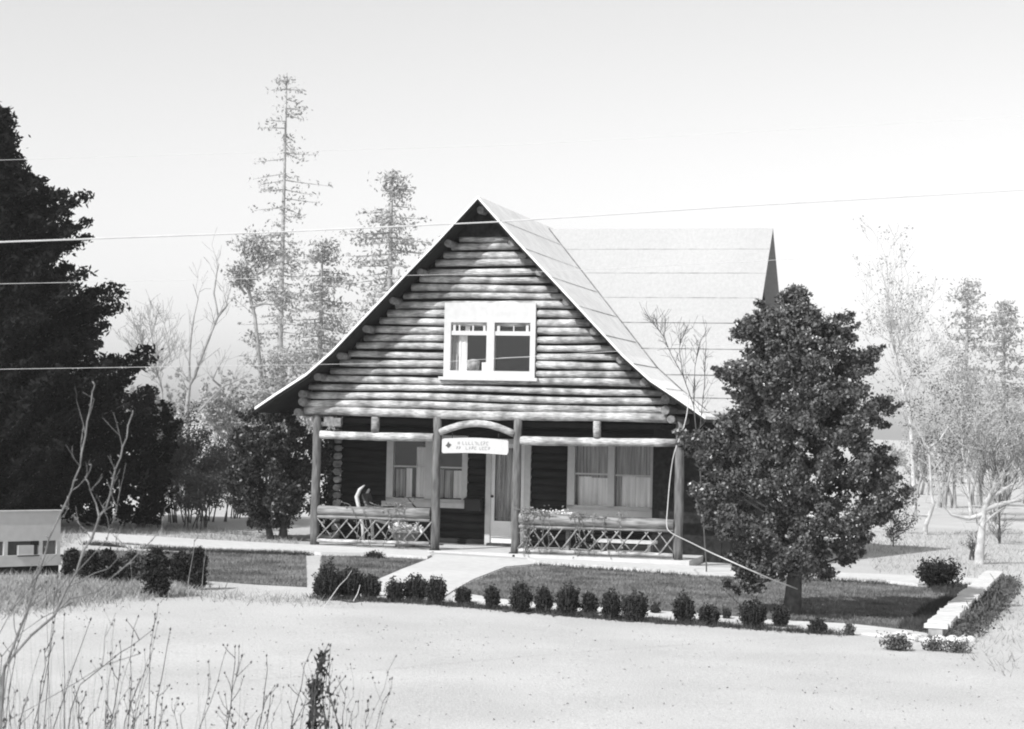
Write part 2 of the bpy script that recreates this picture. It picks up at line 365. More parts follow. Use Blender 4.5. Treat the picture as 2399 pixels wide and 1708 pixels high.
MB().add([(-.55, -.10, 5.95), (.55, -.10, 5.95), (0, -.10, 6.54), (-.55, .02, 5.95), (.55, .02, 5.95), (0, .02, 6.54)], [(0, 1, 2), (5, 4, 3), (0, 3, 4, 1), (1, 4, 5, 2), (2, 5, 3, 0)]).build('gable_peak', M['gabledark'], house)
# purlin stubs under the rakes
def stub(u, z, r=.068, v=-.40):
    m = MB(); m.log((u, v, z), (u, .5, z), r, rng, seg=3, bend=.003); return m.build('purlin', M['end'], house)
stub(0, 6.42)
for u in (.62, 1.15, 1.68, 2.2, 2.7, 3.15):
    for sg in (-1, 1): stub(sg*u, roof_z(u)-.19)
for sg in (-1, 1):
    m = MB(); m.log((sg*3.52, -.20, 2.78), (sg*3.52, 8.8, 2.78), .08, rng); m.log((sg*3.52, -.22, 2.95), (sg*3.52, 8.8, 2.95), .075, rng); m.log((sg*3.62, -.16, 2.60), (sg*3.62, 8.8, 2.60), .075, rng); m.build('eave_log', M['end'], house)
# body walls, ceiling, back
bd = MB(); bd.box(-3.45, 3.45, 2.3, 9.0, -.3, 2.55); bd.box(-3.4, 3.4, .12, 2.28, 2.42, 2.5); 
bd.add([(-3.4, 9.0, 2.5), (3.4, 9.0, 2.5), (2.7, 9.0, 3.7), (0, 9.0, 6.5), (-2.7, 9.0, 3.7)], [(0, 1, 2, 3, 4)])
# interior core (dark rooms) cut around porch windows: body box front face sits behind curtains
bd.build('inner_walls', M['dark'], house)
W = 2.1
OP = [(-2.46, -.86, .93, 2.12), (-.46, .42, .0, 2.1), (1.27, 2.95, .91, 2.14)]     # openings in the porch wall
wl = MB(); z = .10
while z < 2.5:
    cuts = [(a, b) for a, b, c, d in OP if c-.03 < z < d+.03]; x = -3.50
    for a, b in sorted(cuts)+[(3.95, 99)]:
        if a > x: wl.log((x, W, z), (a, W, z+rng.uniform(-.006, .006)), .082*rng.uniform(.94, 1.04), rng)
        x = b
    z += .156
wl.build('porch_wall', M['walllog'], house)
ck = MB()
ck.box(-3.5, -2.5, W+.04, W+.09, 0, 2.5); ck.box(-.84, -.48, W+.04, W+.09, 0, 2.5); ck.box(.44, 1.25, W+.04, W+.09, 0, 2.5); ck.box(2.97, 3.9, W+.04, W+.09, 0, 2.5)
ck.box(-2.5, -.84, W+.04, W+.09, 0, .9); ck.box(1.25, 2.97, W+.04, W+.09, 0, .88); ck.box(-2.5, -.84, W+.04, W+.09, 2.14, 2.5); ck.box(1.25, 2.97, W+.04, W+.09, 2.16, 2.5); ck.box(-.48, .44, W+.04, W+.09, 2.12, 2.5)
ck.build('wall_backing', M['dark'], house)
z = .15
for k in range(15):
    m = MB(); m.log((-3.56, W-.20+rng.uniform(-.02, .02), z), (-3.56, 8.9, z), .066*rng.uniform(.95, 1.05), rng, bend=.004); m.build('side_wall_log', M['log'], house); 
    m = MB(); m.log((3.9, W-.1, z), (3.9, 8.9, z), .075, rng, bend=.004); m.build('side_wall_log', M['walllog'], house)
    z += .158
# porch floor
MB().box(-3.5, 4.0, -.13, W+.05, -.35, .055).build('porch_floor', M['path'], house)
# posts
for u, zt, zb in ((-3.27, 2.56, -.0), (-.86, 2.56, -.02), (.71, 2.56, -.04), (3.77, 2.58, -.08)):
    m = MB(); p0 = Vector((u, 0, zb)); pts = []; rad = []
    for k in range(9):
        t = k/8; pts.append((u+rng.uniform(-.008, .008), rng.uniform(-.006, .006), zb+(zt-zb)*t)); rad.append(.083*(1.05-.1*t)*rng.uniform(.97, 1.04))
    m.tube(pts, rad, 14, True, .03, rng); po = m.build('post', M['post'], house)
    if abs(u) < 1: MB().tube([(u, 0, -.1), (u, 0, .03), (u, 0, .07)], [.135, .135, .12], 14).build('post_foot', M['dark'], po)
# lintel logs
def part_log(name, a, b, r, m='rail', **k): q = MB(); q.log(a, b, r, rng, **k); return q.build(name, M[m], house)
part_log('lintel_log', (-3.2, 0, 2.18), (-.93, 0, 2.175), .078, 'log'); part_log('lintel_log', (.77, 0, 2.165), (3.7, 0, 2.17), .078, 'log')
part_log('strut', (-2.10, 0, 2.25), (-2.10, 0, 2.55), .078, 'rail', n=12); part_log('strut', (2.22, 0, 2.24), (2.22, 0, 2.55), .072, 'log', n=12)
m = MB(); m.box(-3.12, -2.78, -.05, .07, 2.34, 2.50); m.build('bracket_block', M['end'], house)
am = MB(); pts = []
for k in range(13):
    t = k/12; u = -.80+1.45*t; pts.append((u, -.02, 2.245+.21*math.sin(PI*(.04+.92*t))))
am.tube(pts, [.068]*13, 12, True, .03, rng); am.build('arch_log', M['log'], house)
# railings
for u0_, u1_, zt in ((-3.19, -.95, .74), (.79, 3.69, .705)):
    part_log('rail_log', (u0_, -.02, zt), (u1_, -.02, zt-.0), .095 if u0_ < 0 else .105, 'rail')
    part_log('thin_rail', (u0_, -.06, zt-.135), (u1_, -.06, zt-.14), .03, 'rail', n=8)
    part_log('foot_rail', (u0_, -.06, .17 if u0_ < 0 else .13), (u1_, -.06, .165 if u0_ < 0 else .12), .036, 'log', n=8)
    lt = MB(); zb = .19 if u0_ < 0 else .14; ztp = zt-.16; n = int((u1_-u0_)/.255); st = (u1_-u0_)/n
    for k in range(n):
        a = u0_+st*k; 
        if not (u0_ < 0 and k in ()):
            lt.log((a+rng.uniform(-.02, .02), -.075, zb), (a+st*1.25+rng.uniform(-.03, .03), -.075, ztp), .014*rng.uniform(.85, 1.2), rng, n=6, bend=.008)
            if rng.random() < .93: lt.log((a+st*1.15+rng.uniform(-.02, .02), -.045, zb), (a-.02+rng.uniform(-.03, .03), -.045, ztp), .012*rng.uniform(.8, 1.2), rng, n=6, bend=.008)
    lt.build('lattice', M['stick'], house)
    MB().box(u0_-.02, u1_+.02, -.09, .04, -.1, .075).build('plinth_board', M['rail'], house)

# windows -------------------------------------------------------
def win(parent, y, frames, panes, name='window', m='white', glass_y=.05):
    f = MB()
    for b in frames: f.box(b[0], b[1], y+b[4], y+b[5], b[2], b[3])
    fo = f.build(name, M[m], parent)
    for (a, b, c, d) in panes: MB().box(a, b, y+glass_y, y+glass_y+.006, c, d).build('pane', M['glass'], fo)
    return fo
# gable window: header board, jambs, mullion, sill
gy = -.10
gw = win(house, gy, [(-.74, 1.03, 4.345, 4.71, 0, .05), (-.74, -.61, 3.44, 4.345, 0, .14), (.93, 1.03, 3.44, 4.345, 0, .14), (.09, .24, 3.44, 4.345, 0, .14),
                     (-.61, .09, 4.105, 4.185, .02, .10), (.24, .93, 4.105, 4.185, .02, .10), (-.74, 1.03, 3.32, 3.44, 0, .14), (-.82, 1.09, 3.26, 3.32, -.05, .1)],
         [(-.61, .09, 3.44, 4.345), (.24, .93, 3.44, 4.345)], glass_y=.075)
mt = MB()
for u, wd in ((-.555, .05), (-.455, .03), (-.19, .03), (.03, .045), (.305, .055), (.60, .02), (.86, .05)): MB().box(u-wd/2, u+wd/2, gy+.045, gy+.074, 4.185, 4.345).build('transom_bar', M['white'], gw)
def curtain(par, u0, u1, z0, z1, y, m, amp=.018, wl=.09, name='curtain', top=None):
    c = MB(); n = max(6, int((u1-u0)/.015)); vs = []
    ph = rng.uniform(0, 6)
    for k in range(n+1):
        t = k/n; u = u0+(u1-u0)*t; dy = amp*math.sin(ph+2*PI*u/wl)+amp*.5*math.sin(ph*2+2*PI*u/(wl*1.7))
        zt = z1 if top is None else z1+top(t)
        vs += [(u, y+dy, z0), (u+rng.uniform(-.003, .003), y+dy*.6, zt)]
    c.add(vs, [(2*k, 2*k+2, 2*k+3, 2*k+1) for k in range(n)], True); return c.build(name, M[m], par)
curtain(gw, -.49, -.32, 3.44, 4.11, gy+.13, 'curtain'); curtain(gw, -.60, -.49, 3.44, 3.75, gy+.12, 'lace'); curtain(gw, -.60, -.49, 3.7, 4.11, gy+.13, 'lace')
curtain(gw, -.36, -.27, 4.17, 4.28, gy+.13, 'curtain')
curtain(gw, -.03, .09, 3.44, 3.60, gy+.13, 'curtain'); 
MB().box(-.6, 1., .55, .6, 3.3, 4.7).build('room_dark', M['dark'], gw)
m = MB(); m.tube([(.26, gy+.16, 3.69), (.90, gy+.16, 3.71)], .012, 6); m.build('curtain_rod', M['rail'], gw)
m = MB(); m.tube([(-.20, gy+.17, 3.45), (-.20, gy+.17, 3.62), (-.20, gy+.17, 3.66)], [.11, .13, .05], 12); m.build('vase', M['stick'], gw)
# porch windows
py_ = W-.10
w1 = win(house, py_, [(-2.53, -2.39, .90, 2.14, 0, .12), (-1.72, -1.55, .90, 2.14, 0, .12), (-.95, -.84, .90, 2.14, 0, .12), (-2.53, -.84, 2.10, 2.2, 0, .12),
                      (-2.39, -1.72, 1.545, 1.575, .03, .08), (-1.55, -.95, 1.545, 1.575, .03, .08), (-2.53, -.84, .86, .93, 0, .12), (-2.60, -.80, .76, .86, -.06, .1)],
         [(-2.39, -1.72, .93, 2.10), (-1.55, -.95, .93, 2.10)])
for a, b, mm, top in ((-2.36, -2.16, 'lace', 1.5), (-2.15, -2.02, 'curtain', 1.52), (-1.93, -1.74, 'curtain', 1.95), (-1.52, -1.36, 'lace', 1.52), (-1.33, -1.18, 'lace', 1.5), (-1.15, -.96, 'curtain', 1.5)):
    curtain(w1, a, b, .93, top, py_+.12, mm)
w2 = win(house, py_, [(1.20, 1.345, .86, 2.16, 0, .12), (2.005, 2.14, .86, 2.16, 0, .12), (2.85, 2.97, .86, 2.16, 0, .12), (1.20, 2.97, 2.12, 2.2, 0, .12),
                      (1.345, 2.005, 1.50, 1.53, .03, .08), (2.14, 2.85, 1.49, 1.52, .03, .08), (1.20, 2.97, .82, .90, 0, .12), (1.14, 3.03, .70, .82, -.06, .1)],
         [(1.345, 2.005, .9, 2.12), (2.14, 2.85, .9, 2.12)])
for a, b, mm, top in ((1.40, 1.66, 'curtain', 1.46), (1.66, 1.99, 'curtain', 1.44), (2.27, 2.55, 'curtain', 1.50), (2.55, 2.84, 'curtain', 1.48), (1.36, 2.0, 'lace', 2.1), (2.15, 2.84, 'lace', 2.1)):
    curtain(w2, a, b, .9, top, py_+(.12 if mm == 'curtain' else .16), mm, wl=.13)
# front door
dr = MB(); y = py_
dr.box(-.345, -.275, y+.02, y+.07, .1, 2.06); dr.box(.255, .33, y+.02, y+.07, .1, 2.06); dr.box(-.275, .255, y+.02, y+.07, .1, .535); dr.box(-.275, .255, y+.02, y+.07, 1.98, 2.06)
do = dr.build('door', M['door'], house)
MB().box(-.275, .255, y+.045, y+.05, .535, 1.98).build('pane', M['glass'], do)
for b_ in ((-.165, -.15, y+.03, y+.044, .535, 1.98), (-.275, .255, y+.031, y+.043, .60, .615), (.15, .165, y+.03, y+.044, .535, 1.98)): MB().box(*b_).build('glazing_bar', M['rail'], do)
m = MB(); m.tube([(-.31, y-.03, 1.02), (-.31, y+.02, 1.02)], [.028, .02], 10); m.build('knob', M['metal'], do)
MB().box(-.325, .28, y-.005, y+.018, .22, .24).build('door_moulding', M['sash'], do)
curtain(do, -.27, .25, .54, 1.98, y+.10, 'lace')
fr_ = MB(); fr_.box(-.45, -.345, y-.02, y+.1, .055, 2.16); fr_.box(.33, .46, y-.02, y+.1, .055, 2.16); fr_.box(-.345, .33, y-.02, y+.1, 2.06, 2.16); fr_.build('door_frame', M['white'], house)
MB().box(-.36, .46, y-.2, y-.01, .05, .105).build('doorstep', M['post'], house)

# things on the porch ---------------------------------------------
def hthing(name, label, cat, u, v, z, group=None): 
    p = H(u, v, z); return thing(name, label, cat, p, -AL, group)
# sign
sg = hthing('hanging_sign', 'white rounded board sign with faded lettering hanging under the porch arch', 'sign', -.095, -.06, 1.88)
sp = []
n = 10
top = [(-.62+1.24*k/n, .275+.03*math.sin(PI*k/n)) for k in range(n+1)]
bot = [(.62-1.24*k/n, .0+.02*math.sin(PI*k/n)) for k in range(n+1)]
pl = [(-.645, .25)]+top+[(.645, .25), (.65, .05)]+bot+[(-.645, .03)]
nn = len(pl); MB().add([(a, -.02, b) for a, b in pl]+[(a, .02, b) for a, b in pl], [tuple(range(nn-1, -1, -1)), tuple(range(nn, 2*nn))]+[(i, (i+1) % nn, (i+1) % nn+nn, i+nn) for i in range(nn)]).build('board', M['sign'], sg)
em = [(-.52, .225), (-.50, .19), (-.455, .165), (-.48, .135), (-.50, .11), (-.52, .10), (-.545, .125), (-.575, .145), (-.545, .175)]
MB().add([(a, -.024, b) for a, b in em], [tuple(range(len(em)-1, -1, -1))]).build('emblem', M['emblem'], sg)
lt = MB(); rl = random.Random(8)
for (x0, x1, zb, hgt) in ((-.33, .26, .175, .06), (-.36, .27, .085, .05)):
    x = x0
    while x < x1:
        wch = rl.uniform(.035, .055); 
        if rl.random() < .14: x += .04; continue
        th = .009
        def bar(a, b): 
            d = Vector((b[0]-a[0], 0, b[1]-a[1])); nrm = Vector((-d.z, 0, d.x)).normalized()*th/2
            A = Vector((a[0], -.0245, a[1])); B = Vector((b[0], -.0245, b[1])); lt.add([A-nrm, A+nrm, B+nrm, B-nrm], [(0, 1, 2, 3)])
        k = rl.randint(0, 4); l, r, zl, zh = x, x+wch*.7, zb, zb+hgt*rl.uniform(.85, 1.05)
        if k in (0, 1, 3): bar((l, zl), (l, zh))
        if k in (1, 2): bar((r, zl), (r, zh))
        if k in (0, 2, 4): bar((l, zh), (r, zh))
        if k in (0, 3): bar((l, zl), (r, zl))
        if k in (1, 4): bar((l, (zl+zh)/2), (r, (zl+zh)/2))
        if k == 4: bar((r, zh), (l, zl))
        x += wch*1.25
lt.build('lettering', M['letter'], sg)
hk = MB()
for u in (-.45, .45): hk.tube([(u, 0, .29), (u, 0, .42-abs(u)*.06)], .008, 6)
hk.build('hanger', M['metal'], sg)
# mailbox
mbx = hthing('mailbox', 'dark box fixed to the log wall between porch window and door', 'mailbox', -.66, W-.24, .73)
q = MB(); q.box(-.16, .16, -.09, .13, 0, .21); q.build('box', M['metal'], mbx); q = MB(); q.add([(-.175, -.11, .21), (.175, -.11, .21), (.175, .13, .26), (-.175, .13, .26), (-.175, -.11, .225), (.175, -.11, .225), (.175, .13, .275), (-.175, .13, .275)], [(0, 3, 2, 1), (4, 5, 6, 7), (0, 1, 5, 4), (1, 2, 6, 5), (2, 3, 7, 6), (3, 0, 4, 7)]); q.build('lid', M['metal'], mbx)
# deck chair
ch = hthing('deck_chair', 'slung deck chair with pale bent wooden arms behind the left porch rail', 'chair', -2.35, 1.05, .055)
q = MB(); q.tube([(-.20, -.28, 0), (-.22, -.28, .35), (-.30, -.28, .68), (-.36, -.28, .92), (-.30, -.28, 1.06), (-.20, -.28, 1.15)], [.03, .035, .04, .045, .035, .012], 8); q.build('arm_frame', M['sash'], ch)
q = MB(); q.tube([(-.20, .28, 0), (-.22, .28, .35), (-.30, .28, .68), (-.36, .28, .92), (-.30, .28, 1.06)], [.03, .035, .04, .04, .02], 8); q.build('arm_frame', M['sash'], ch)
q = MB(); prof = [(-.26, .98), (-.18, .72), (-.02, .50), (.22, .42), (.5, .50), (.72, .60)]
q.add([(a, -.26, b) for a, b in prof]+[(a, .26, b) for a, b in prof]+[(a, -.26, b-.03) for a, b in prof]+[(a, .26, b-.03) for a, b in prof],
      [(i, i+1, i+7, i+6) for i in range(5)]+[(i+12, i+18, i+19, i+13) for i in range(5)]+[(i, i+12, i+13, i+1) for i in range(5)]+[(i+6, i+7, i+19, i+18) for i in range(5)], True); q.build('sling_seat', M['post'], ch)
q = MB(); [q.tube([(.5, s_, 0), (.5, s_, .5)], .022, 8) for s_ in (-.25, .25)]; q.tube([(.5, -.27, .48), (.5, .27, .48)], .02, 8); q.build('front_leg', M['stick'], ch)
cu = hthing('cushion', 'dark pointed cushion propped on the chair behind the left rail', 'cushion', -1.72, .9, .60)
q = MB(); q.add([(-.20, -.12, .18), (.22, -.12, .16), (.0, -.04, .40), (-.18, .1, .18), (.2, .1, .16), (.0, .06, .38), (-.1, -.1, 0), (.12, -.1, 0), (.1, .1, 0), (-.1, .1, 0)], [(0, 1, 2), (5, 4, 3), (0, 2, 5, 3), (1, 4, 5, 2), (0, 6, 7, 1), (3, 4, 8, 9), (0, 3, 9, 6), (1, 7, 8, 4)]); q.build('cover', M['metal'], cu)
q = MB(); q.tube([(0, 0, -.55), (0, 0, .02)], .03, 8); q.build('stand', M['stick'], cu)
tb = hthing('wicker_tub', 'round pale tub seen through the left porch lattice', 'tub', -1.62, .55, .055)
q = MB(); q.tube([(0, 0, 0), (0, 0, .1), (0, 0, .26), (0, 0, .30)], [.19, .23, .27, .25], 20, jit=.03, rng=rng); q.build('tub', M['rail'], tb)
q = MB(); q.tube([(.28*math.cos(t*PI/8), .28*math.sin(t*PI/8), .30) for t in range(17)], .02, 6); q.build('rim', M['sash'], tb)
npr = np.random.default_rng(2); pts = npr.normal(size=(260, 3))*[.12, .12, .05]+[0, 0, .36]; leafmesh('flowers', pts, .05, M['flower'], tb)
bn = hthing('low_bench', 'low pale bench standing behind the right porch lattice', 'bench', 2.62, 1.0, .055)
q = MB(); q.box(-.55, .55, -.16, .0, .21, .26); q.box(-.55, .55, .02, .18, .21, .26); q.build('seat', M['sash'], bn)
for a in (-.45, .45): MB().box(a-.03, a+.03, -.15, .17, 0, .208).build('leg', M['post'], bn)
# planter with white blooms + vine on right rail
npr = np.random.default_rng(12)
pb = hthing('flower_box', 'long wooden box of white flowers behind the right porch rail', 'flower box', 1.25, .28, .055)
q = MB(); q.box(-.45, .45, -.11, .11, .45, .66); q.build('trough', M['rail'], pb)
for a in (-.4, .4): MB().box(a-.03, a+.03, -.08, .08, 0, .45).build('leg', M['rail'], pb)
pts = np.column_stack([npr.uniform(-.47, .47, 480), npr.normal(0, .07, 480), .72+npr.normal(0, .045, 480)]); leafmesh('blossom', pts, .035, M['flower'], pb, rng=npr)
def vine(lab, u0, u1, zt, seed, mt, n=5, off=-.14):
    r = random.Random(seed); t = hthing('climbing_vine', lab, 'vine', (u0+u1)/2, off, 0); uc = (u0+u1)/2; q = MB(); P = []
    for k in range(n):
        u = r.uniform(u0, u1)-uc; pts = [(u, 0, .08)]; zc = .08
        while zc < zt-.05: zc += r.uniform(.08, .16); pts.append((pts[-1][0]+r.uniform(-.06, .06), r.uniform(-.03, .01), min(zc, zt)))
        for _ in range(4): pts.append((pts[-1][0]+r.uniform(.02, .14)*r.choice((-1, 1)), r.uniform(-.02, .02), pts[-1][2]+r.uniform(-.03, .04)))
        q.tube(pts, .006, 5)
        for p in pts:
            for _ in range(2): P.append((p[0]+r.gauss(0, .035), p[1]+r.gauss(0, .02), p[2]+r.gauss(0, .035)))
    q.build('stem', M['twig'], t); leafmesh('leaves', P, .028, M[mt], t)
vine('leafy vine climbing the right porch rail beside the third post', .86, 1.45, .84, 3, 'rail', 8)
vine('thin pale vine climbing the middle of the right porch rail', 1.75, 2.7, .82, 4, 'rail', 7)
vine('thin vine stems hanging over the left porch rail', -2.9, -1.2, .86, 5, 'rail', 6)

# ------------------------------------------------------------------ right low wall
wa = gp(2190, 1502); wb = gp(2326, 1368); d = (wb-wa).normalized(); nrm = Vector((d.y, -d.x, 0))
wt = thing('low_stone_wall', 'low stone garden wall with a pale cap, overgrown on its outer side', 'wall', wa)
Lw = (wb-wa).length; q = MB(); rw = random.Random(4)
hh = .30
# footing stones face
nx = int(Lw/.30)
for row in range(3):
    for k in range(nx+1):
        a = k*.30+(row % 2)*.15; b = min(a+.285, Lw); 
        if a >= Lw: continue
        o = rw.uniform(-.02, .02); base = wa+d*a+nrm*(.10); 
        z0 = -.16+row*.105; z1 = z0+.098
        P = [wa+d*x+nrm*y+Vector((0, 0, zz_)) for zz_ in (z0, z1) for x, y in ((a, -.08), (b, -.08), (b, .10+o), (a, .10+o))]
        q.add([p for p in P], [(0, 3, 2, 1), (4, 5, 6, 7), (0, 1, 5, 4), (1, 2, 6, 5), (2, 3, 7, 6), (3, 0, 4, 7)])
q.build('stones', M['stone'], wt, wa)
q = MB(); k = 0
while k < Lw:
    k2 = min(Lw, k+rw.uniform(.2, .42)); o = rw.uniform(-.016, .016)
    P = [wa+d*x+nrm*y+Vector((0, 0, zz_)) for zz_ in (.155, .225+o) for x, y in ((k, -.12+o), (k2-.012, -.12-o), (k2-.012, .17+o*2), (k, .17+o))]
    q.add(P, [(0, 3, 2, 1), (4, 5, 6, 7), (0, 1, 5, 4), (1, 2, 6, 5), (2, 3, 7, 6), (3, 0, 4, 7)]); k = k2
q.build('cap', M['cap'], wt, wa)
q = MB()
for _ in range(26):
    p = wa+d*rw.uniform(-.25, .3)+nrm*rw.uniform(-.5, .45); p.z = G(p.x, p.y); r_ = rw.uniform(.04, .10)
    q.tube([p-Vector((0, 0, .03)), p+Vector((0, 0, r_*.5)), p+Vector((0, 0, r_*.85))], [r_, r_*.95, r_*.3], 7, True, .25, rw)
q.build('rubble', M['cap'], wt, wa)
# growth on outer face
P = []; npr = np.random.default_rng(9)
for _ in range(3600):
    s_ = npr.beta(1.5, 1.2)*Lw; hgt = npr.uniform(0, .19); p = wa+d*s_+nrm*(.15+abs(npr.normal(0, .12))+(.19-hgt)*.9); P.append((p.x, p.y, G(p.x, p.y)+hgt))
cr = thing('wall_creeper', 'dark tangled creeper against the outer face of the low stone wall', 'creeper', wa+d*Lw*.5+nrm*.3)
off = cr.location.copy(); leafmesh('leaves', P, .035, M['brush'], cr, off, npr)
q = MB()
for _ in range(60):
    s_ = rw.uniform(.1, .95)*Lw; p = wa+d*s_+nrm*rw.uniform(.24, .5); p.z = G(p.x, p.y); pts = [p]
    for k in range(3): pts.append(pts[-1]+Vector((rw.uniform(-.08, .08), rw.uniform(-.05, .05), rw.uniform(.05, .13))))
    q.tube(pts, .006, 4)
q.build('stems', M['bark'], cr, off)

# ------------------------------------------------------------------ vegetation builders
def grow(q, p, dr_, L, r, depth, rg, spread=.6, up=.15, seg=4, wig=.14, nb=3, ends_=None, rmin=.004, sides=6):
    pts = [p.copy()]; dd = dr_.normalized(); rad = [r]
    for k in range(seg):
        dd = (dd+Vector((rg.gauss(0, wig), rg.gauss(0, wig), rg.gauss(0, wig)+up*.3))).normalized(); pts.append(pts[-1]+dd*(L/seg)); rad.append(max(rmin, r*(1-.55*(k+1)/seg)))
    q.tube(pts, rad, sides, False)
    if depth <= 0:
        if ends_ is not None: ends_.append(pts[-1]); ends_.append(pts[-2])
        return
    for k in range(nb):
        i = rg.randint(max(1, seg//2), seg); ax = Vector((rg.gauss(0, 1), rg.gauss(0, 1), rg.gauss(0, .6)+up)).normalized()
        nd = (dd*(1-spread)+ax*spread).normalized(); grow(q, pts[i], nd, L*rg.uniform(.5, .8), max(rmin, rad[i]*.65), depth-1, rg, spread, up, max(2, seg-1), wig, nb, ends_, rmin, max(4, sides-1))
def clumps(C_, R, n, rngp, flat=.8, shell=.55):
    C_ = np.asarray(C_, float); R = np.broadcast_to(R, len(C_)); idx = rngp.choice(len(C_), n, p=R**1.6/(R**1.6).sum())
    v = rngp.normal(size=(n, 3)); v /= np.linalg.norm(v, axis=1)[:, None]; rr = (shell+(1-shell)*rngp.random(n))**1.0*rngp.random(n)**.25
    v *= rr[:, None]*R[idx][:, None]; v[:, 2] *= flat; return C_[idx]+v
def profile_tree(name, label, cat, base, prof, nclump, csize, nleaf, leaf, mleaf, seed, trunk_r, trunk_h, mtrunk='bark', xoff=None, group=None, lobes=(), fill=.4, trunks=None, depthk=1., power=.5):
    rp = np.random.default_rng(seed); rg = random.Random(seed); t = thing(name, label, cat, base, 0, group)
    zs = [a for a, b in prof]; ws = [b for a, b in prof]; Cn = []; ph = rp.uniform(0, 6, 6)
    wts = np.array([np.interp(z, zs, ws)+.05 for z in np.linspace(zs[0], zs[-1], 60)]); wts /= wts.sum()
    for _ in range(nclump):
        z = rp.choice(np.linspace(zs[0], zs[-1], 60), p=wts)+rp.normal(0, .03); a = rp.uniform(0, 2*PI)
        wv = np.interp(z, zs, ws)*(1+.16*math.sin(2*a+ph[0]+z*2.3)+.12*math.sin(3*a+ph[1]-z*4.1)+.10*math.sin(5*a+ph[2]+z*7))
        rr = wv*(rp.random()**power if rp.random() > fill else rp.random()**.12); rr = max(0, rr-csize*.6)
        xo = np.interp(z, [a_ for a_, b_ in xoff], [b_ for a_, b_ in xoff]) if xoff else 0
        Cn.append((base[0]+xo+rr*math.cos(a), base[1]+rr*math.sin(a)*depthk, base[2]+z))
    for (lx, ly, lz, lr, ln) in lobes:
        for _ in range(ln): v = rp.normal(size=3)*lr*.5; Cn.append((base[0]+lx+v[0], base[1]+ly+v[1], base[2]+lz+v[2]))
    Cn = np.array(Cn); cs = csize*rp.uniform(.45, 1.35, len(Cn))
    if nclump > 200:                       # loose sprays that break the outline
        ax = np.array(base)[None, :2]; rr_ = np.linalg.norm(Cn[:, :2]-ax, axis=1); far = np.argsort(-rr_/(np.interp(Cn[:, 2]-base[2], zs, ws)+.05))[:nclump//3]
        for i_ in far:
            d_ = np.append((Cn[i_, :2]-ax[0])/max(rr_[i_], .05), rp.uniform(.1, .9)); L_ = rp.uniform(.06, .22)*csize/.19
            for f_ in (.35, .7, 1.): Cn = np.vstack([Cn, Cn[i_]+d_*L_*f_]); cs = np.append(cs, csize*(.75-.4*f_)*rp.uniform(.8, 1.1))
    q = MB(); trunks = trunks or [((0, 0), (0, 0), trunk_r, trunk_h)]
    for (a, b, r, h) in trunks:
        pts = [Vector(base)+Vector((a[0]+(b[0]-a[0])*k/6+rg.uniform(-.01, .01)*h, a[1], h*k/6-.05)) for k in range(7)]
        q.tube(pts, [r*(1.25 if k == 0 else 1)*(1-.75*k/6) for k in range(7)], 10, True, .06, rg)
    for c_ in Cn[rp.integers(0, len(Cn), 45)]:
        zc = max(prof[0][0]+.05, (c_[2]-base[2])*.65); s0 = Vector((base[0], base[1], base[2]+min(zc, trunk_h))); q.tube([s0, s0.lerp(Vector(c_), .5)+Vector((0, 0, -.03)), Vector(c_)], [trunk_r*.22, trunk_r*.14, .006], 5, False)
    q.build('trunk', M[mtrunk], t, base); leafmesh('crown', clumps(Cn, cs, nleaf, rp, .85, .1), leaf, M[mleaf], t, base, rp, sv=.6); return t

# big evergreen in the front lawn
b = gp(1858, 1440)
profile_tree('evergreen_tree', 'big glossy leaved evergreen tree on a short trunk at the right of the house', 'tree', b,
    [(.58,.60),(.85,.92),(1.41,1.20),(2.0,1.26),(2.6,1.24),(3.1,1.12),(3.5,.98),(3.85,.74),(4.15,.46),(4.40,.20)], 820, .17, 190000, .030, 'holly', 21, .115, 3.6,
    xoff=[(.5, .02), (2, .0), (3, .03), (3.8, -.05), (4.5, -.08)], lobes=[(-.62, -.1, .45, .26, 12), (-.55, -.1, .75, .3, 12), (.95, .2, 3.55, .16, 8), (1.2, .1, 1.6, .25, 10), (.55, 0, 3.85, .15, 6), (1.15, .1, 2.75, .2, 8), (-1.35, 0, 2.3, .2, 8)])
# dark bush beside porch
b = H(-4.45, .9, 0); b.z = G(b.x, b.y)
profile_tree('evergreen_bush', 'dark rounded evergreen bush on two short stems left of the porch', 'bush', b,
    [(.28,.45),(.6,.80),(1.1,.98),(1.6,.95),(2.1,.72),(2.45,.45),(2.68,.15)], 300, .19, 60000, .036, 'bushleaf', 22, .07, 1.6, trunks=[((-.09, 0), (-.2, 0), .07, 1.5), ((.16, 0), (.2, 0), .085, 1.6)], xoff=[(0, -.15), (3, 0)])
b = H(-3.9, 3.6, 0); b.z = G(b.x, b.y)
profile_tree('evergreen_bush', 'dark evergreen bush seen behind the corner post through the open left end of the porch', 'bush', b, [(.05,.7),(.6,.85),(1.3,.9),(2.0,.8),(2.5,.5)], 200, .2, 22000, .045, 'conifer', 24, .06, 1.8)
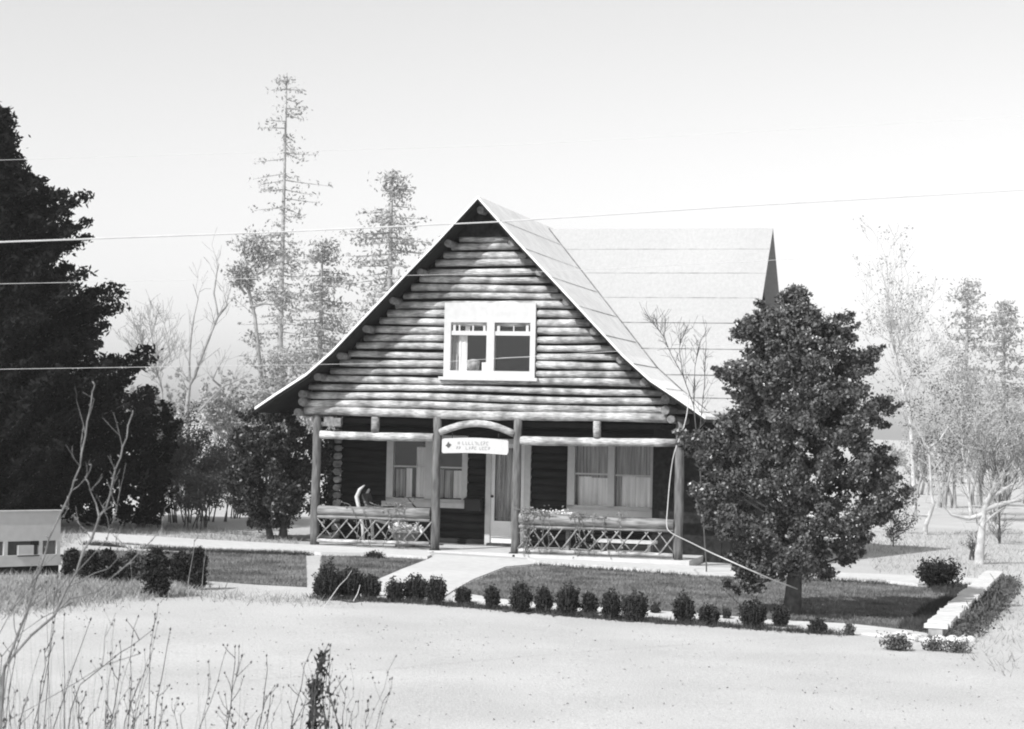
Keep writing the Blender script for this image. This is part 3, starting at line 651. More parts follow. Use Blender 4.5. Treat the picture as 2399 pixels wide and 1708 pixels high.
# tall conifer at left edge
def conifer(name, label, base, Hh, edge, seed, mleaf, leaf, nper, mtrunk='bark', tr=.22, first=.3, dens=1., upt=.35, group=None, flat=.6, blen=None, csz=.22, sparse=1., z0=None):
    rp = np.random.default_rng(seed); rg = random.Random(seed); t = thing(name, label, 'tree', base, 0, group); q = MB()
    q.tube([Vector(base)+Vector((rg.uniform(-.02, .02)*tr, 0, Hh*k/8)) for k in range(9)], [tr*(1-.9*k/8)+.01 for k in range(9)], 9, True, .05, rg)
    zz_ = first*Hh if z0 is None else z0; P = []
    while zz_ < Hh*.985:
        wv = np.interp(zz_, [e[0] for e in edge], [e[1] for e in edge]); nb = max(3, int(dens*rg.uniform(4, 7)*(1.25 if zz_ < Hh*.5 else .85)))
        for k in range(nb):
            if rg.random() > sparse: continue
            a = rg.uniform(0, 2*PI); L = wv*rg.uniform(.6, 1.12); d_ = Vector((math.cos(a), math.sin(a), -.12)); p0 = Vector(base)+Vector((0, 0, zz_)); pts = [p0]
            for s_ in range(4): pts.append(pts[-1]+d_*(L/4)); d_ = d_+Vector((rg.gauss(0, .1), rg.gauss(0, .1), upt*.35))
            q.tube(pts, [tr*.18*(1-s_/5) for s_ in range(5)], 5, False)
            for s_ in np.linspace(.22, 1.0, max(4, int(L/csz*1.1))):
                i = min(3, int(s_*4)); p = pts[i].lerp(pts[i+1], s_*4-i); rad = csz*(1.15-.55*s_)*rg.uniform(.7, 1.2)
                v = rp.normal(size=(nper, 3))*[rad*.62, rad*.62, rad*.62*flat]; P.append(v+np.array(p)+[0, 0, .02])
        zz_ += Hh*.021/ dens*rg.uniform(.7, 1.3)
    P = np.concatenate(P); q.build('trunk', M[mtrunk], t, base); leafmesh('crown', P, leaf, M[mleaf], t, base, rp, elong=2.4); return t, len(P)
b = Vector(at(-60, 1240, 39)); b.z = G(b.x, b.y)
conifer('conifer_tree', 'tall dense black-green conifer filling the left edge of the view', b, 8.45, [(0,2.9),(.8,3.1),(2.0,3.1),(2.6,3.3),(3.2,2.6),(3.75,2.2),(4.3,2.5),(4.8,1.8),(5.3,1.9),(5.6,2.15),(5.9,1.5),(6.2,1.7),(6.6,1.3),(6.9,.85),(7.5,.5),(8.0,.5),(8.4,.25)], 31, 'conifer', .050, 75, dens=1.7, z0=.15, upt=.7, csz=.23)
# small dark conifer between
b = gp(330, 1236)
profile_tree('conifer_bush', 'dark low evergreen growing against the right side of the tall conifer', 'bush', b, [(.1,.5),(.6,.75),(1.4,.85),(2.2,.7),(2.8,.35)], 160, .22, 16000, .05, 'conifer', 35, .08, 2.0)

b = gp(222, 1232)
profile_tree('conifer_bush', 'dark conifer sapling hidden in the foot of the tall conifer above the walkway end', 'bush', b, [(.05,.6),(.6,.8),(1.4,.8),(2.2,.6),(2.8,.35)], 160, .22, 18000, .05, 'conifer', 36, .08, 2.0)
# grey brush
def brush(name, label, base, hgt, wd, seed, n=9, leaf=.03, nl=5000, mt='brush', depth=3, group=None, r=.018, ml=None):
    rg = random.Random(seed); rp = np.random.default_rng(seed); t = thing(name, label, 'bush', base, 0, group); q = MB(); en = []
    for k in range(n):
        a = rg.uniform(0, 2*PI); s_ = rg.uniform(.1, .55)*wd/hgt; p = Vector(base)+Vector((rg.uniform(-.3, .3)*wd, rg.uniform(-.2, .2)*wd, -.03)); grow(q, p, Vector((math.cos(a)*s_, math.sin(a)*s_, 1)), hgt*rg.uniform(.38, .52), r, depth, rg, .5, .35, 4, .10, 3, en, .004, 5)
    q.build('stems', M[mt], t, base)
    if nl: leafmesh('leaves', clumps(np.array([tuple(e) for e in en]), .14, nl, rp), leaf, M[ml or mt], t, base, rp)
    return t
gq = 'grey brush left of the house'
for (x, y, h_, w_, s_, lab, nl) in ((360,1228,2.0,1.0,41,'twiggy grey bush at the foot of the dark conifer',7000),(425,1225,2.4,1.1,42,'tall twiggy grey bush below the forked bare tree',9000),(500,1222,1.9,1.0,43,'pale twiggy bush between forked bare tree and dark evergreen bush',7000),(460,1240,1.3,.9,44,'low tangled bush in front of the taller grey brush',6000),(570,1215,2.3,1.1,45,'pale leafy bush directly behind the dark evergreen bush',8000)):
    brush('grey_bush', lab, gp(x, y), h_, w_, s_, 10, .03, nl, group=gq)

# ------------------------------------------------------------------ front row of clipped shrubs
SH = [((735,805,1296,1401),'tallest dark pointed shrub at the left end of the front row'),((791,850,1330,1402),'bushy shrub leaning against the tallest one at the left of the row'),((846,890,1346,1404),'shrub with a small gap at its foot, third from the left of the row'),
((905,942,1355,1410),'egg shaped shrub left of the path mouth, fourth in the row'),((947,998,1346,1409),'wide topped vase shaped shrub in the path mouth'),((1000,1044,1348,1415),'blocky shrub right beside the vase shaped one in the path mouth'),
((1068,1101,1374,1416),'small round shrub just right of the path mouth'),((1136,1168,1371,1427),'narrow upright shrub standing alone between two gaps'),((1196,1243,1364,1434),'tall flaring shrub below the third porch post'),
((1254,1293,1376,1437),'lean shrub between the tall flaring one and the broad one'),((1305,1354,1367,1441),'broad rounded shrub, widest in the middle of the row'),((1363,1398,1387,1442),'short narrow shrub right of the broad rounded one'),
((1412,1452,1381,1450),'upright shrub left of the paired dark shrub'),((1458,1514,1384,1455),'wide dark shrub with crossing stems in front'),((1527,1543,1410,1441),'tiny sparse seedling shrub in the row'),((1579,1625,1389,1460),'open vase shaped shrub below the right porch corner'),
((1639,1683,1416,1465),'low dark mound shrub right of the open vase shaped one'),((1693,1709,1422,1454),'tiny shrub between the low mound and the big dark shrub'),((1735,1790,1404,1471),'big dark shrub left of the evergreen trunk'),((1812,1846,1414,1473),'narrow shrub in front of the evergreen trunk'),
((1895,1935,1452,1484),'low spreading shrub right of the evergreen trunk'),((1978,2000,1460,1488),'small pale shrub at the right end of the kerb')]
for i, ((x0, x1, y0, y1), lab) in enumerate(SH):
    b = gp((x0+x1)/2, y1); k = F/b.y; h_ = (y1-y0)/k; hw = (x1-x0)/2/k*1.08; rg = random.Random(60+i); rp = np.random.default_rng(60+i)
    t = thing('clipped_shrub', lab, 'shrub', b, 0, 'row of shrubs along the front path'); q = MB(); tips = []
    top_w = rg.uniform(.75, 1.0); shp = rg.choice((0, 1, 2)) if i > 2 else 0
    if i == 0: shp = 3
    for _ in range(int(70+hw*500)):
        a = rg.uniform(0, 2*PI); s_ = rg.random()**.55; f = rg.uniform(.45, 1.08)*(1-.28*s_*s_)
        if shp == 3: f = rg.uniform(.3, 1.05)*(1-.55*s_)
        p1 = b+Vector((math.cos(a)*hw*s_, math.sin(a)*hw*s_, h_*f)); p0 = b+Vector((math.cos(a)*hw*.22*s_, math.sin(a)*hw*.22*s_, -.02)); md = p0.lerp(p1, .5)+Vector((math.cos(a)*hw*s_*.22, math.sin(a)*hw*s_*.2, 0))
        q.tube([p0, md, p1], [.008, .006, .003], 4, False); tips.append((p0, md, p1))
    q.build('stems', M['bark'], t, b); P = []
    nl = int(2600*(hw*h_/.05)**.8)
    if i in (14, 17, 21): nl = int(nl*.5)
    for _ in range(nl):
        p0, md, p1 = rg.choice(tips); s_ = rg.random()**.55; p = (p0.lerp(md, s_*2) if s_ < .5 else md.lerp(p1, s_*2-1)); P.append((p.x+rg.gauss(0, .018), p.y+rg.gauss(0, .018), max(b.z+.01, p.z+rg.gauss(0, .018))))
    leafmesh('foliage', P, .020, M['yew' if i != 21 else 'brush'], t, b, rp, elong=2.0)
# hedge at left
HG = [((150,188,1290,1356),'leaning narrow hedge shrub nearest the white stand'),((191,232,1296,1364),'dark hedge shrub right of the leaning narrow one'),((228,276,1294,1366),'broad dark hedge shrub in the middle of the left hedge'),((276,342,1298,1364),'thin see-through hedge shrub left of the tall pillar bush'),
      ((338,398,1285,1398),'tall round topped pillar bush of the left hedge'),((398,450,1300,1370),'arched hedge shrub between the pillar bush and the hedge end'),((444,483,1293,1381),'black upright shrub at the right end of the left hedge')]
for i, ((x0, x1, y0, y1), lab) in enumerate(HG):
    b = gp((x0+x1)/2, y1); k = F/b.y; h_ = (y1-y0)/k; hw = (x1-x0)/2/k
    profile_tree('hedge_shrub', lab, 'shrub', b, [(.02, hw*1.05), (h_*.45, hw*1.15), (h_*.8, hw*1.1), (h_*.97, hw*.75)], 150, .085, 9500 if i != 3 else 5000, .022, 'yew' if i != 3 else 'brush', 90+i, .02, h_*.8, group='dark hedge left of the front lawn')
# other low plants
b = gp(2200, 1378); brush('garden_bush', 'dark round bush standing on the edge of the lawn near the far right wall corner', b, .50, .62, 51, 22, .03, 5200, mt='bark', depth=2, r=.012, ml='yew')
brush('low_weed_bush', 'small dark weed clump at the foot of the front wall corner', gp(2094, 1524), .22, .34, 52, 10, .02, 900, mt='brush', depth=1, r=.006)
brush('low_weed_bush', 'small weed clump right below the near end of the stone wall', gp(2186, 1524), .17, .22, 53, 8, .02, 500, mt='brush', depth=1, r=.006)
brush('low_weed_bush', 'weed clump on the outer side of the stone wall near end', gp(2240, 1528), .18, .25, 54, 8, .02, 500, mt='brush', depth=1, r=.006)
brush('low_weed_bush', 'dark weed clump with pale pebble on the edge of the left lawn by the porch', gp(878, 1308), .13, .35, 55, 12, .022, 900, mt='bark', depth=1, r=.006, ml='yew')
# ------------------------------------------------------------------ white stand at left edge
a0 = gp(-150, 1352); a1 = gp(139, 1346); dX = (a1-a0).normalized(); Ls = (a1-a0).length; kk = F/28.
st = thing('white_stand', 'low white boarded stand with open slots, cut by the left edge of the view', 'stand', a1, math.atan2(dX.y, dX.x))
q = MB(); q.box(-Ls, 0, 0, .05, .50, .925); q.build('panel', M['white'], st)
q = MB(); q.box(-Ls, .02, -.02, .08, .927, .945); q.build('top_cap', M['white'], st)
q = MB(); q.box(-Ls, .01, -.03, .05, .14, .30); q.build('base_board', M['white'], st)
for u in (-.03, -.31, -.85, -1.6): MB().box(u-.03, u+.03, -.01, .05, 0.302, .498).build('upright', M['white'], st)
q = MB(); q.box(-Ls, -.02, .055, .075, .28, .52); q.build('inner_board', M['grass'], st)
MB().box(-.66, -.42, -.015, .053, .30, .44).build('box_front', M['white'], st)
MB().box(-.44, -.34, -.012, .052, .44, .498).build('bracket', M['dark'], st); MB().box(-.68, -.34, -.045, -.031, .285, .298).build('rail', M['dark'], st)
MB().box(-Ls, 0, .03, .7, -.02, .138).build('under_shadow', M['dark'], st)  # dark block standing in for the shadow beneath the stand

# ------------------------------------------------------------------ trees from traced limbs (true distance, real thickness)
def traced(name, label, Y, limbs, wpx, mtl, seed, twigs=26, tl=.9, depth=2, fol=0, leaf=.05, mleaf='farfir', group=None, up=.3, jy=.5, tr=.25, ground=True, cat='tree'):
    rg = random.Random(seed); rp = np.random.default_rng(seed); k = F/Y; base = at(limbs[0][0][0], limbs[0][0][1], Y); bb = Vector((base.x, base.y, G(base.x, base.y)))
    t = thing(name, label, cat, bb, 0, group); q = MB(); en = []
    for li, L in enumerate(limbs):
        pts = []; yo = 0
        for j, p in enumerate(L):
            v = at(p[0], p[1], Y); yo += rg.uniform(-jy, jy)*.3 if (li and j) else 0; v.y += yo; pts.append(v)
        if li == 0 and ground: pts = [Vector((pts[0].x, pts[0].y, bb.z-.05))]+pts
        w0 = (wpx if li == 0 else wpx*.5)/k/2; n = len(pts); rad = [max(.006, w0*(1-.8*j/(n-1))) for j in range(n)]; q.tube(pts, rad, 7, False, .08, rg)
        for _ in range(twigs if li == 0 else twigs//2):
            j = rg.randint(1 if li else max(1, n//3), n-1); s_ = rg.random(); p = pts[j-1].lerp(pts[j], s_); dd = (pts[j]-pts[j-1]).normalized()+Vector((rg.gauss(0, .8), rg.gauss(0, .6), rg.gauss(0, .3)+up))
            grow(q, p, dd, tl*rg.uniform(.4, 1), rad[j]*tr+.004, depth, rg, .5, up, 3, .16, 3, en, .004*Y/40, 4)
    q.build('trunk', M[mtl], t, bb)
    if fol: leafmesh('crown', clumps(np.array([tuple(e) for e in en]), leaf*5, fol, rp), leaf, M[mleaf], t, bb, rp)
    return t
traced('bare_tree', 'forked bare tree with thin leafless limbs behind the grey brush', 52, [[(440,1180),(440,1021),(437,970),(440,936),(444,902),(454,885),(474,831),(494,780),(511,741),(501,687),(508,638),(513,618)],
   [(444,902),(444,835),(450,784),(455,740),(462,700),(452,665)],[(447,987),(461,967),(484,940),(518,906),(555,889),(586,875)],[(518,906),(500,890),(512,865),(520,850)],[(511,741),(530,715),(524,690)]], 13, 'farbark', 71, 14, .8, 1)
traced('bare_tree', 'slender bare sapling leaning beside the tall conifer', 50, [[(383,1150),(380,913),(367,869),(362,825),(356,787),(350,760)],[(370,880),(345,860),(320,830)],[(365,840),(340,822),(330,800)],[(375,870),(395,850),(402,840)]], 6, 'farbark', 72, 22, .8, 2)
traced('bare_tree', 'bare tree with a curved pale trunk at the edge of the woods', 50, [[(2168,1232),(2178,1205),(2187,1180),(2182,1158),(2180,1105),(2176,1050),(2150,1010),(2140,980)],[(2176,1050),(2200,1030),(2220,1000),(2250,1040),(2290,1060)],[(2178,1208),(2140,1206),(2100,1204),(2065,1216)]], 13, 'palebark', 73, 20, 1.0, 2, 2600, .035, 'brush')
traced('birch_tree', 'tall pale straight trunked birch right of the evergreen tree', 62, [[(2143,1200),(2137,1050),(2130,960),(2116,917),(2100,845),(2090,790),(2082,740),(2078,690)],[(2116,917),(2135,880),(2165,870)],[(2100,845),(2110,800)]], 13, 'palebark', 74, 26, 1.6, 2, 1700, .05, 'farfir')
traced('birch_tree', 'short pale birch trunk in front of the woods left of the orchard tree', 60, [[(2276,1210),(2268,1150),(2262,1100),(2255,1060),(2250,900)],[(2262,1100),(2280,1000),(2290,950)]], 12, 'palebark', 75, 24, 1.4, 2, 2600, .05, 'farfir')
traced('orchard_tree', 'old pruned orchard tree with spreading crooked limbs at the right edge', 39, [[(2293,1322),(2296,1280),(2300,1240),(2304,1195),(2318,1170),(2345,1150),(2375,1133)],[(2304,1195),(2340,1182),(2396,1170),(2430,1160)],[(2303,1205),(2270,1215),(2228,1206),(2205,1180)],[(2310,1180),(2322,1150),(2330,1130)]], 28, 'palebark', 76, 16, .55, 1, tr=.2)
traced('orchard_tree', 'small bare orchard tree in the background right of the old pruned one', 47, [[(2342,1256),(2342,1230),(2340,1180),(2345,1130)],[(2341,1200),(2365,1160),(2385,1120)],[(2341,1190),(2320,1150)]], 7, 'bark', 77, 20, .9, 2)
traced('sapling', 'tiny bare sapling on the open ground right of the evergreen tree', 44, [[(2093,1282),(2093,1262),(2090,1240),(2086,1225)],[(2093,1262),(2110,1248),(2120,1240)]], 4, 'bark', 78, 12, .35, 2, 700, .03, 'brush')
brush('orchard_shoots', 'dark suckers standing at the foot of the old orchard tree', gp(2278, 1312), .75, .25, 79, 7, .02, 500, mt='bark', depth=1, r=.02)
traced('bare_sapling', 'bare forked twigs rising in front of the side roof beside the evergreen tree', 33.2, [[(1655,1330),(1640,1100),(1625,950),(1600,880),(1572,830),(1556,790),(1560,745)],[(1556,790),(1538,765),(1530,748)],[(1600,880),(1592,820),(1596,780)],[(1625,950),(1628,860),(1640,800)],[(1640,1000),(1650,900),(1652,820)]], 4, 'bark', 79, 20, .4, 1)
# far firs
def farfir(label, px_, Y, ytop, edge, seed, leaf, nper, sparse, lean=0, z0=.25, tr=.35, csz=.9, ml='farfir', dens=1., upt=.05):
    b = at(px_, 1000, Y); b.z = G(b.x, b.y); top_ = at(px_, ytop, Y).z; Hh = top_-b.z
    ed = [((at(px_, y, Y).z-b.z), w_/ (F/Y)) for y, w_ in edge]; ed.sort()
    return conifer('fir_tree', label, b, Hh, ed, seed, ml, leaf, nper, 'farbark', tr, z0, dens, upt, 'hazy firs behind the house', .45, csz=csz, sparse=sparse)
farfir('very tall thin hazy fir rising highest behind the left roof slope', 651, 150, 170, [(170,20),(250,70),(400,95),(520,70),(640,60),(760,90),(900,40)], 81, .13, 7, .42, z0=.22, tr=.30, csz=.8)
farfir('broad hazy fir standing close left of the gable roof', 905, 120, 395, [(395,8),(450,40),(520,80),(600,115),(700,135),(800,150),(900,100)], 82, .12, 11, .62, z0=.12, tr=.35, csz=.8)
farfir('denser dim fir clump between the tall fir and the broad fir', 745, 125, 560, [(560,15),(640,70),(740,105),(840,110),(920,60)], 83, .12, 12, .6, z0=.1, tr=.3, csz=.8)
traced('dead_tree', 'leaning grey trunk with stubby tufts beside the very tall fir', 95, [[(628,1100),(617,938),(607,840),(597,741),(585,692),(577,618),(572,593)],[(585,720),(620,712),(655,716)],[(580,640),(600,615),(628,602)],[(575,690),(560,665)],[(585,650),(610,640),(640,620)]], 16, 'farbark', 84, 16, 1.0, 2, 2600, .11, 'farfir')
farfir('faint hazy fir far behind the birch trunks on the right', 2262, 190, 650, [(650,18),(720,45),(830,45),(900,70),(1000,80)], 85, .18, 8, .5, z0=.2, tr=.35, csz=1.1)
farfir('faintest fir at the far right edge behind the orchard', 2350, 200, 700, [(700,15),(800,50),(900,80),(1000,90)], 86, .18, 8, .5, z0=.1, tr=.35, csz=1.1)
# distant deciduous wood, individual trees
wl_ = [(2215,70,960,120),(2290,74,990,120),(2360,80,960,130),(2150,85,1010,100),(2420,78,930,130),(2060,90,1030,90),(2245,110,880,130),(2390,120,860,140)]
for i, (x, Y, yt, w_) in enumerate(wl_):
    b = at(x, 1100, Y); b.z = G(b.x, b.y); k = F/Y; hgt = at(x, yt, Y).z-b.z; hw = w_/k/2
    lab = ['hazy leafless tree behind the curved pale trunk', 'hazy leafless tree behind the old orchard tree', 'hazy leafless tree behind the small bare orchard tree', 'hazy thicket tree just right of the evergreen crown', 'hazy leafless tree cut by the right edge', 'hazy thicket tree partly hidden by the evergreen crown', 'taller paler tree far behind the curved pale trunk', 'taller paler tree far behind the right edge of the wood'][i]
    brush('woodland_tree', lab, b, hgt, hw*1.5, 120+i, 6, .055, 2600, mt='farbark', depth=3, r=.07, group='hazy wood at the right', ml='farfir')['category'] = 'tree'
for i, (x, Y, yt, w_) in enumerate([(530,75,900,150),(380,80,900,140),(250,90,880,140),(620,85,880,120),(700,90,800,150)]):
    b = at(x, 1100, Y); b.z = G(b.x, b.y); k = F/Y; hgt = at(x, yt, Y).z-b.z; hw = w_/k/2
    lab = ['low pale woodland tree between the grey brush and the tall fir', 'pale woodland tree beside the slender sapling', 'pale woodland tree hidden behind the conifer', 'pale woodland tree at the foot of the leaning grey trunk', 'dim woodland tree behind the left eave'][i]
    brush('woodland_tree', lab, b, hgt, hw*1.5, 140+i, 8, .07, 6000, mt='farbark', depth=3, r=.06, group='hazy wood at the left', ml='farfir')['category'] = 'tree'

# ------------------------------------------------------------------ wires
def wire(label, pts, r, name='overhead_wire', m='wire'):
    P = [at(x, y, Y) for x, y, Y in pts]; q = MB(); out = []
    if name == 'hanging_cable':
        Q = [P[0]]+P+[P[-1]]; PP = []
        for i in range(1, len(Q)-2):
            for k in range(4):
                t = k/4; a_, b_, c_, d_ = Q[i-1], Q[i], Q[i+1], Q[i+2]; PP.append(.5*((2*b_)+(c_-a_)*t+(2*a_-5*b_+4*c_-d_)*t*t+(3*b_-a_-3*c_+d_)*t**3))
        P = PP+[P[-1]]
    for a, b in zip(P, P[1:]):
        for k in range(6): out.append(a.lerp(b, k/6))
    out.append(P[-1]); q.tube(out, r, 6); o = q.build(name, M[m]); meta(o, label, 'wire', 'overhead wires' if name == 'overhead_wire' else None)
wire('thick pale overhead wire crossing the dark peak of the gable', [(-400,578,15),(0,567,16),(600,546,18),(1180,519,20),(1700,485,22),(2399,445,25),(2800,420,27)], .007)
wire('thin overhead wire across the conifer top', [(-400,378,22),(0,375,24),(1200,340,28),(2800,250,32)], .0026)
wire('thin overhead wire crossing the middle of the conifer', [(-400,668,22),(0,665,24),(1200,640,28),(2800,560,32)], .003)
wire('thin overhead wire crossing low over the conifer and the gable logs', [(-400,867,22),(0,865,24),(1000,850,28),(2800,740,32)], .003)
wire('slack pale cable hanging from the right eave and running down to the evergreen tree', [(1610,880,35.0),(1612,945,34.3),(1602,1000,33.8),(1580,1060,33.6),(1570,1120,33.6),(1564,1190,33.4),(1562,1230,33.2),(1572,1248,32.6),(1620,1272,30),(1660,1292,26),(1700,1310,24.9),(1800,1354,24.9),(1868,1380,26.3)], .009, 'hanging_cable', 'rope')

# ------------------------------------------------------------------ foreground: bare shrub and dead weeds
def stem_pts(pts, Y, jy, rg, base=True, drop=None):
    P = []; yo = 0
    for p in pts: v = at(p[0], p[1], Y); v.y += yo; yo += rg.uniform(-jy, jy); P.append(v)
    if base:
        g0 = G(P[0].x, P[0].y); d_ = (P[1]-P[0]); hgt = P[0].z-g0; sl_ = Vector((d_.x, 0, 0))/max(.2, d_.z)*hgt*.5
        P = [Vector((P[0].x-sl_.x, P[0].y, g0-.03)), Vector((P[0].x-sl_.x*.4, P[0].y, g0+hgt*.5))]+P
    return P
rg = random.Random(77)
Yb = 8.5
sb = at(-60, 1700, Yb); sb.z = G(sb.x, sb.y)
bs = thing('bare_shrub', 'leafless shrub with long crooked twigs rising in the left foreground', 'shrub', sb)
ST = [([(4,1587),(37,1493),(67,1422),(79,1377),(108,1287),(116,1261),(138,1216),(150,1190),(168,1149),(176,1126),(190,1092),(193,1061),(200,1021),(207,987),(212,953),(218,919),(222,902)], 9, True),
      ([(168,1149),(185,1140),(200,1121),(210,1104),(217,1089)], 4, False),
      ([(10,1560),(70,1490),(124,1444),(157,1377),(180,1340),(195,1287),(210,1265),(225,1224),(232,1209),(247,1190),(256,1156),(262,1123),(271,1099),(281,1072),(286,1048),(298,1024),(298,997),(307,967)], 10, True),
      ([(232,1209),(222,1180),(210,1150),(203,1130)], 6, False), ([(235,1207),(250,1194),(262,1185)], 4, False),
      ([(138,1216),(152,1208),(163,1190),(168,1170)], 4, False),
      ([(4,1538),(49,1482),(97,1448),(161,1416)], 4, True),
      ([(124,1444),(160,1405),(225,1388),(262,1351),(300,1321),(326,1295),(352,1268),(374,1242),(378,1225)], 5, False),
      ([(157,1377),(187,1362),(221,1343),(255,1332),(277,1306),(300,1291)], 4, False),
      ([(180,1340),(210,1310),(240,1280),(256,1262),(262,1240),(272,1215),(280,1190)], 3, False),
      ([(0,1699),(94,1647),(180,1598),(240,1560),(330,1530)], 3, True), ([(8,1640),(22,1560),(50,1500),(80,1400),(90,1330)], 5, True),
      ([(-10,1500),(30,1430),(70,1380),(95,1310)], 3, True)]
for pts, wpx, base in ST:
    q = MB(); P = stem_pts(pts, Yb, .03, rg, base); k = F/Yb; w0 = wpx*.74/k/2; n = len(P)
    if base: P[0].x = sb.x+rg.uniform(-.05, .1); P[1].x = (P[0].x+P[2].x)/2
    rad = [max(.0018, w0*(1-.6*j/(n-1)))*rg.uniform(.85, 1.2) for j in range(n)]; q.tube(P, rad, 7, False, .1, rg)
    for j in range(2, n):
        if rg.random() < .75:
            dd = Vector((rg.gauss(0, .7), rg.gauss(0, .3), rg.uniform(.2, 1))).normalized(); q.tube([P[j], P[j]+dd*rg.uniform(.008, .02)], [.004, .003], 5)   # bud
        if rg.random() < .35:
            dd = Vector((rg.gauss(0, .6), rg.gauss(0, .3), 1)); grow(q, P[j], dd, rg.uniform(.06, .2), .0025, 1, rg, .5, .3, 3, .15, 1, None, .0012, 4)
    q.build('branch', M['twig'], bs, sb)
def weed(lab, pts, Y, wpx, seed, mt='weed', seeds=8, grp=None, branches=2, leafy=0):
    rg = random.Random(seed); P = stem_pts(pts, Y, .02, rg); k = F/Y; w0 = wpx/k/2; n = len(P); b = P[0].copy(); b.z = G(b.x, b.y)
    t = thing('dead_weed', lab, 'weed', b, 0, grp); q = MB(); q.tube(P, [max(.0012, w0*(1-.65*j/(n-1))) for j in range(n)], 6, False, .1, rg); hd = MB()
    def blob(p, s_): hd.tube([p-Vector((0, 0, s_)), p, p+Vector((s_*.4, 0, s_*1.2))], [s_*.3, s_*.8, s_*.2], 5)
    for _ in range(branches):
        j = rg.randint(2, n-1); p = P[j-1].lerp(P[j], rg.random()); e = p+Vector((rg.uniform(-.07, .07), rg.uniform(-.03, .03), rg.uniform(.04, .14))); q.tube([p, p.lerp(e, .5)+Vector((rg.uniform(-.01, .01), 0, -.005)), e], [w0*.6, w0*.5, w0*.3], 5, False); blob(e, .006)
    for _ in range(seeds):
        j = rg.randint(2, n-1); s_ = rg.random(); blob(P[j-1].lerp(P[j], s_)+Vector((rg.gauss(0, .005), 0, 0)), rg.choice((.002, .003, .004, .007)))
    blob(P[-1], .007); q.build('stem', M[mt], t, b)
    if hd.v: hd.build('seed_heads', M[mt], t, b)
    if leafy:
        rp = np.random.default_rng(seed); idx = rp.integers(2, n, leafy); A = np.array([tuple(P[i-1].lerp(P[i], float(rp.random()))) for i in idx])+rp.normal(size=(leafy, 3))*[.012, .012, .015]; leafmesh('withered_leaves', A, .014, M[mt], t, b, rp, elong=3, drop=1.)
    return t
WD = [('long dark weed stalk bending right over the pale ground', [(161,1706),(168,1662),(191,1602),(225,1575),(285,1527),(311,1512),(360,1474)], 3.6),
      ('upright weed stalk left of the paired stalks', [(258,1703),(270,1654),(281,1587),(288,1530),(286,1500)], 4), ('weed stalk forking beneath the long bending stalk', [(292,1691),(307,1647),(326,1598),(345,1560)], 3),
      ('tall slim weed stalk right of the bending stalk', [(367,1643),(382,1579),(393,1508),(399,1474)], 3.4), ('weed stalk at the far left bottom corner', [(88,1700),(96,1605),(109,1560),(106,1520)], 4),
      ('weed stalk with a kinked tip near the left bottom corner', [(150,1704),(152,1590),(148,1500),(150,1440)], 2.6), ('curled weed stalk beside the tall slim one', [(300,1700),(310,1600),(308,1540),(312,1490)], 3),
      ('lone dark spike right of the pale stems', [(350,1600),(352,1520),(360,1470),(361,1440)], 2.6)]
for i, (lab, pts, w_) in enumerate(WD): weed(lab, pts, 9+.3*(i % 3), w_, 200+i, branches=2, seeds=9)
WD2 = [('dark shaggy weed clump stem leaning right in the bottom middle', [(725,1704),(734,1650),(750,1590),(753,1528)], 5, 130), ('straight dark stem of the shaggy weed clump', [(762,1706),(756,1640),(753,1590),(750,1545)], 4, 50),
       ('right bending stem of the shaggy weed clump', [(793,1704),(786,1670),(778,1640),(765,1600),(771,1535)], 4, 10), ('shaggy drooping stem at the left of the weed clump', [(741,1706),(738,1660),(731,1622),(738,1600)], 5, 170)]
for i, (lab, pts, w_, lf) in enumerate(WD2): weed(lab, pts, 9, w_, 230+i, 'weeddark', 6, None, 3, lf)
WD3 = [('pale knotted weed stalk before the left hedge end', [(438,1385),(445,1340),(453,1295),(455,1265)], 4), ('pale weed stalk in front of the black hedge shrub', [(472,1392),(476,1340),(483,1287)], 4), ('pale crooked stalk in front of the pillar bush', [(371,1375),(369,1332),(374,1302)], 4),
       ('thin pale stalk before the see-through hedge shrub', [(307,1392),(309,1350),(305,1310)], 3)]
for i, (lab, pts, w_) in enumerate(WD3):
    b_ = gp(*pts[0]); t = weed(lab, [(p[0], p[1]) for p in pts], b_.y, w_, 250+i, 'twig', 2, None, 1)
t = weed('pale leaning stick stuck in the ground before the tallest front shrub', [(760,1422),(778,1396),(795,1372),(812,1355),(823,1338)], gp(760,1424).y, 3, 260, 'rope', 0, None, 0)
weed('short pale stick leaning before the second front shrub', [(828,1408),(838,1390),(843,1372)], gp(828,1410).y, 3, 261, 'wire', 0, None, 0)
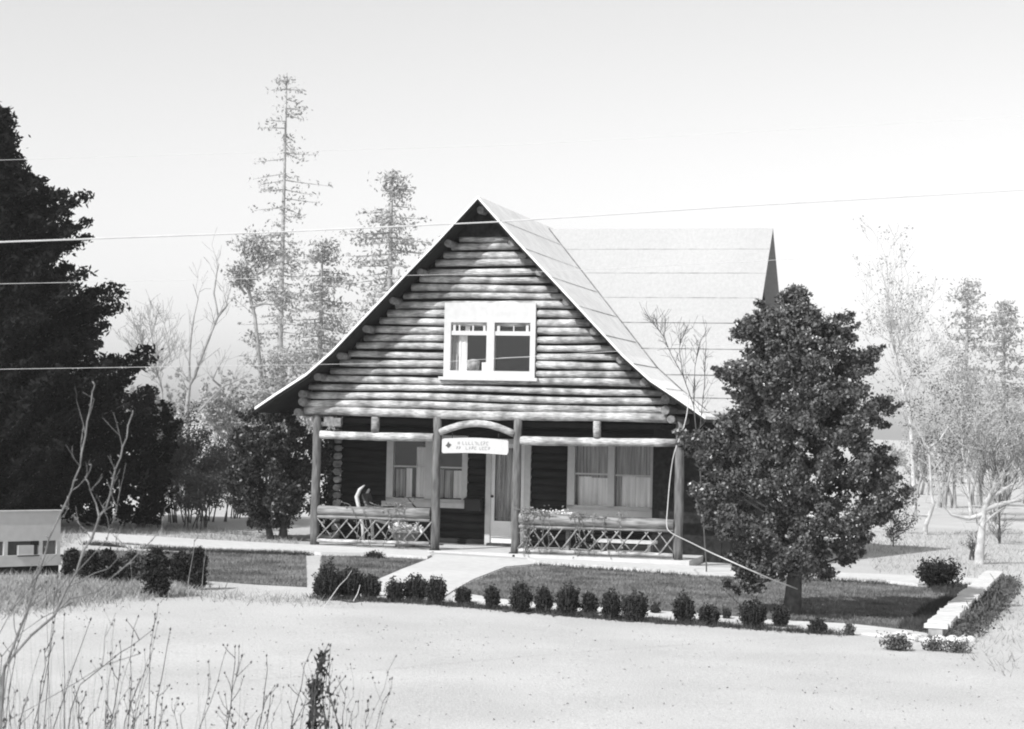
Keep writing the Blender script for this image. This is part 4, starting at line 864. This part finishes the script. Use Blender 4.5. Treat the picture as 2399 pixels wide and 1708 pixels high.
# random dead weeds
rg = random.Random(9); RW = []
for i in range(78):
    if i < 38: x = rg.uniform(2, 440); tp = 1690-330*rg.random()**1.5*(1 if x < 260 else .75)
    else: x = rg.choice((rg.uniform(440, 900), rg.gauss(690, 90))); tp = 1695-190*rg.random()**1.4
    if x < 930: RW.append((i >= 38, x, tp, rg.uniform(8, 11.5), rg.uniform(-.10, .42)))
RW.sort()
ONE = ['first', 'second', 'third', 'fourth', 'fifth', 'sixth', 'seventh', 'eighth', 'ninth', 'tenth', 'eleventh', 'twelfth', 'thirteenth', 'fourteenth', 'fifteenth', 'sixteenth', 'seventeenth', 'eighteenth', 'nineteenth', 'twentieth']
def ordw(k): return ONE[k] if k < 20 else ('twenty-' if k < 29 else 'thirty-')+ONE[(k-20) % 10] if k not in (29,) else 'thirtieth'
cnt = [0, 0]
for i, (zn, x, tp, Y, ln) in enumerate(RW):
    x1 = x+(1706-tp)*ln; md = (1706+tp)/2; zone = 'the sparse bottom middle patch' if zn else 'the left foreground thicket'; nb_ = rg.randint(0, 3); sd_ = rg.randint(3, 8)
    lk = ('tall ' if tp < (1590 if zn else 1500) else 'short ' if tp > (1640 if zn else 1570) else '')+('leaning ' if ln > .15 else 'straight ' if abs(ln) < .05 else '')+('bare ' if nb_ == 0 else 'forked ' if nb_ == 1 else 'branching ')
    lab = lk+'dry weed stalk, '+ordw(cnt[zn])+' from the left in '+zone; cnt[zn] += 1
    weed(lab, [(x, 1706), (x*.72+x1*.28+rg.uniform(-5, 5), 1706*.72+tp*.28), (x*.45+x1*.55+rg.uniform(-7, 7), 1706*.45+tp*.55), (x*.2+x1*.8+rg.uniform(-5, 5), 1706*.2+tp*.8), (x1+rg.uniform(-6, 6), tp)], Y, rg.choice((1.2, 1.7, 2.4, 3.2)), 300+i, mt=rg.choice(('weed', 'weed', 'weeddark', 'twig')), seeds=sd_, grp='dry weed stalks of '+zone, branches=nb_)
npr = np.random.default_rng(77); P = []
for _ in range(520):
    x = abs(npr.normal(0, 200)) if npr.random() < .85 else npr.normal(720, 120); Y = npr.uniform(8, 11); p = at(x, 1700, Y); P.append((p.x, p.y, G(p.x, p.y)))
meta(blades('tall_dry_grass', P, 1.25, .006, M['drygrass'], seed=8, lean=.10), 'fine pale dry grass stems rising in the near foreground', 'tall grass', kind='stuff')
# ------------------------------------------------------------------ haze
HZ = .0005
if HZ:
    q = MB(); q.box(-230, 230, -20, 235, -9, 48); o = meta(q.build('haze', None) if False else q.build('haze', M['dark']), 'thin pale haze', 'haze', kind='stuff')
    hm = bpy.data.materials.new('haze_air'); hm.use_nodes = True; n = hm.node_tree; n.nodes.clear(); out = n.nodes.new('ShaderNodeOutputMaterial'); pv = n.nodes.new('ShaderNodeVolumePrincipled')
    pv.inputs['Color'].default_value = (1, 1, 1, 1); pv.inputs['Density'].default_value = HZ; pv.inputs['Anisotropy'].default_value = 0; n.links.new(pv.outputs[0], out.inputs['Volume'])
    o.data.materials.clear(); o.data.materials.append(hm)
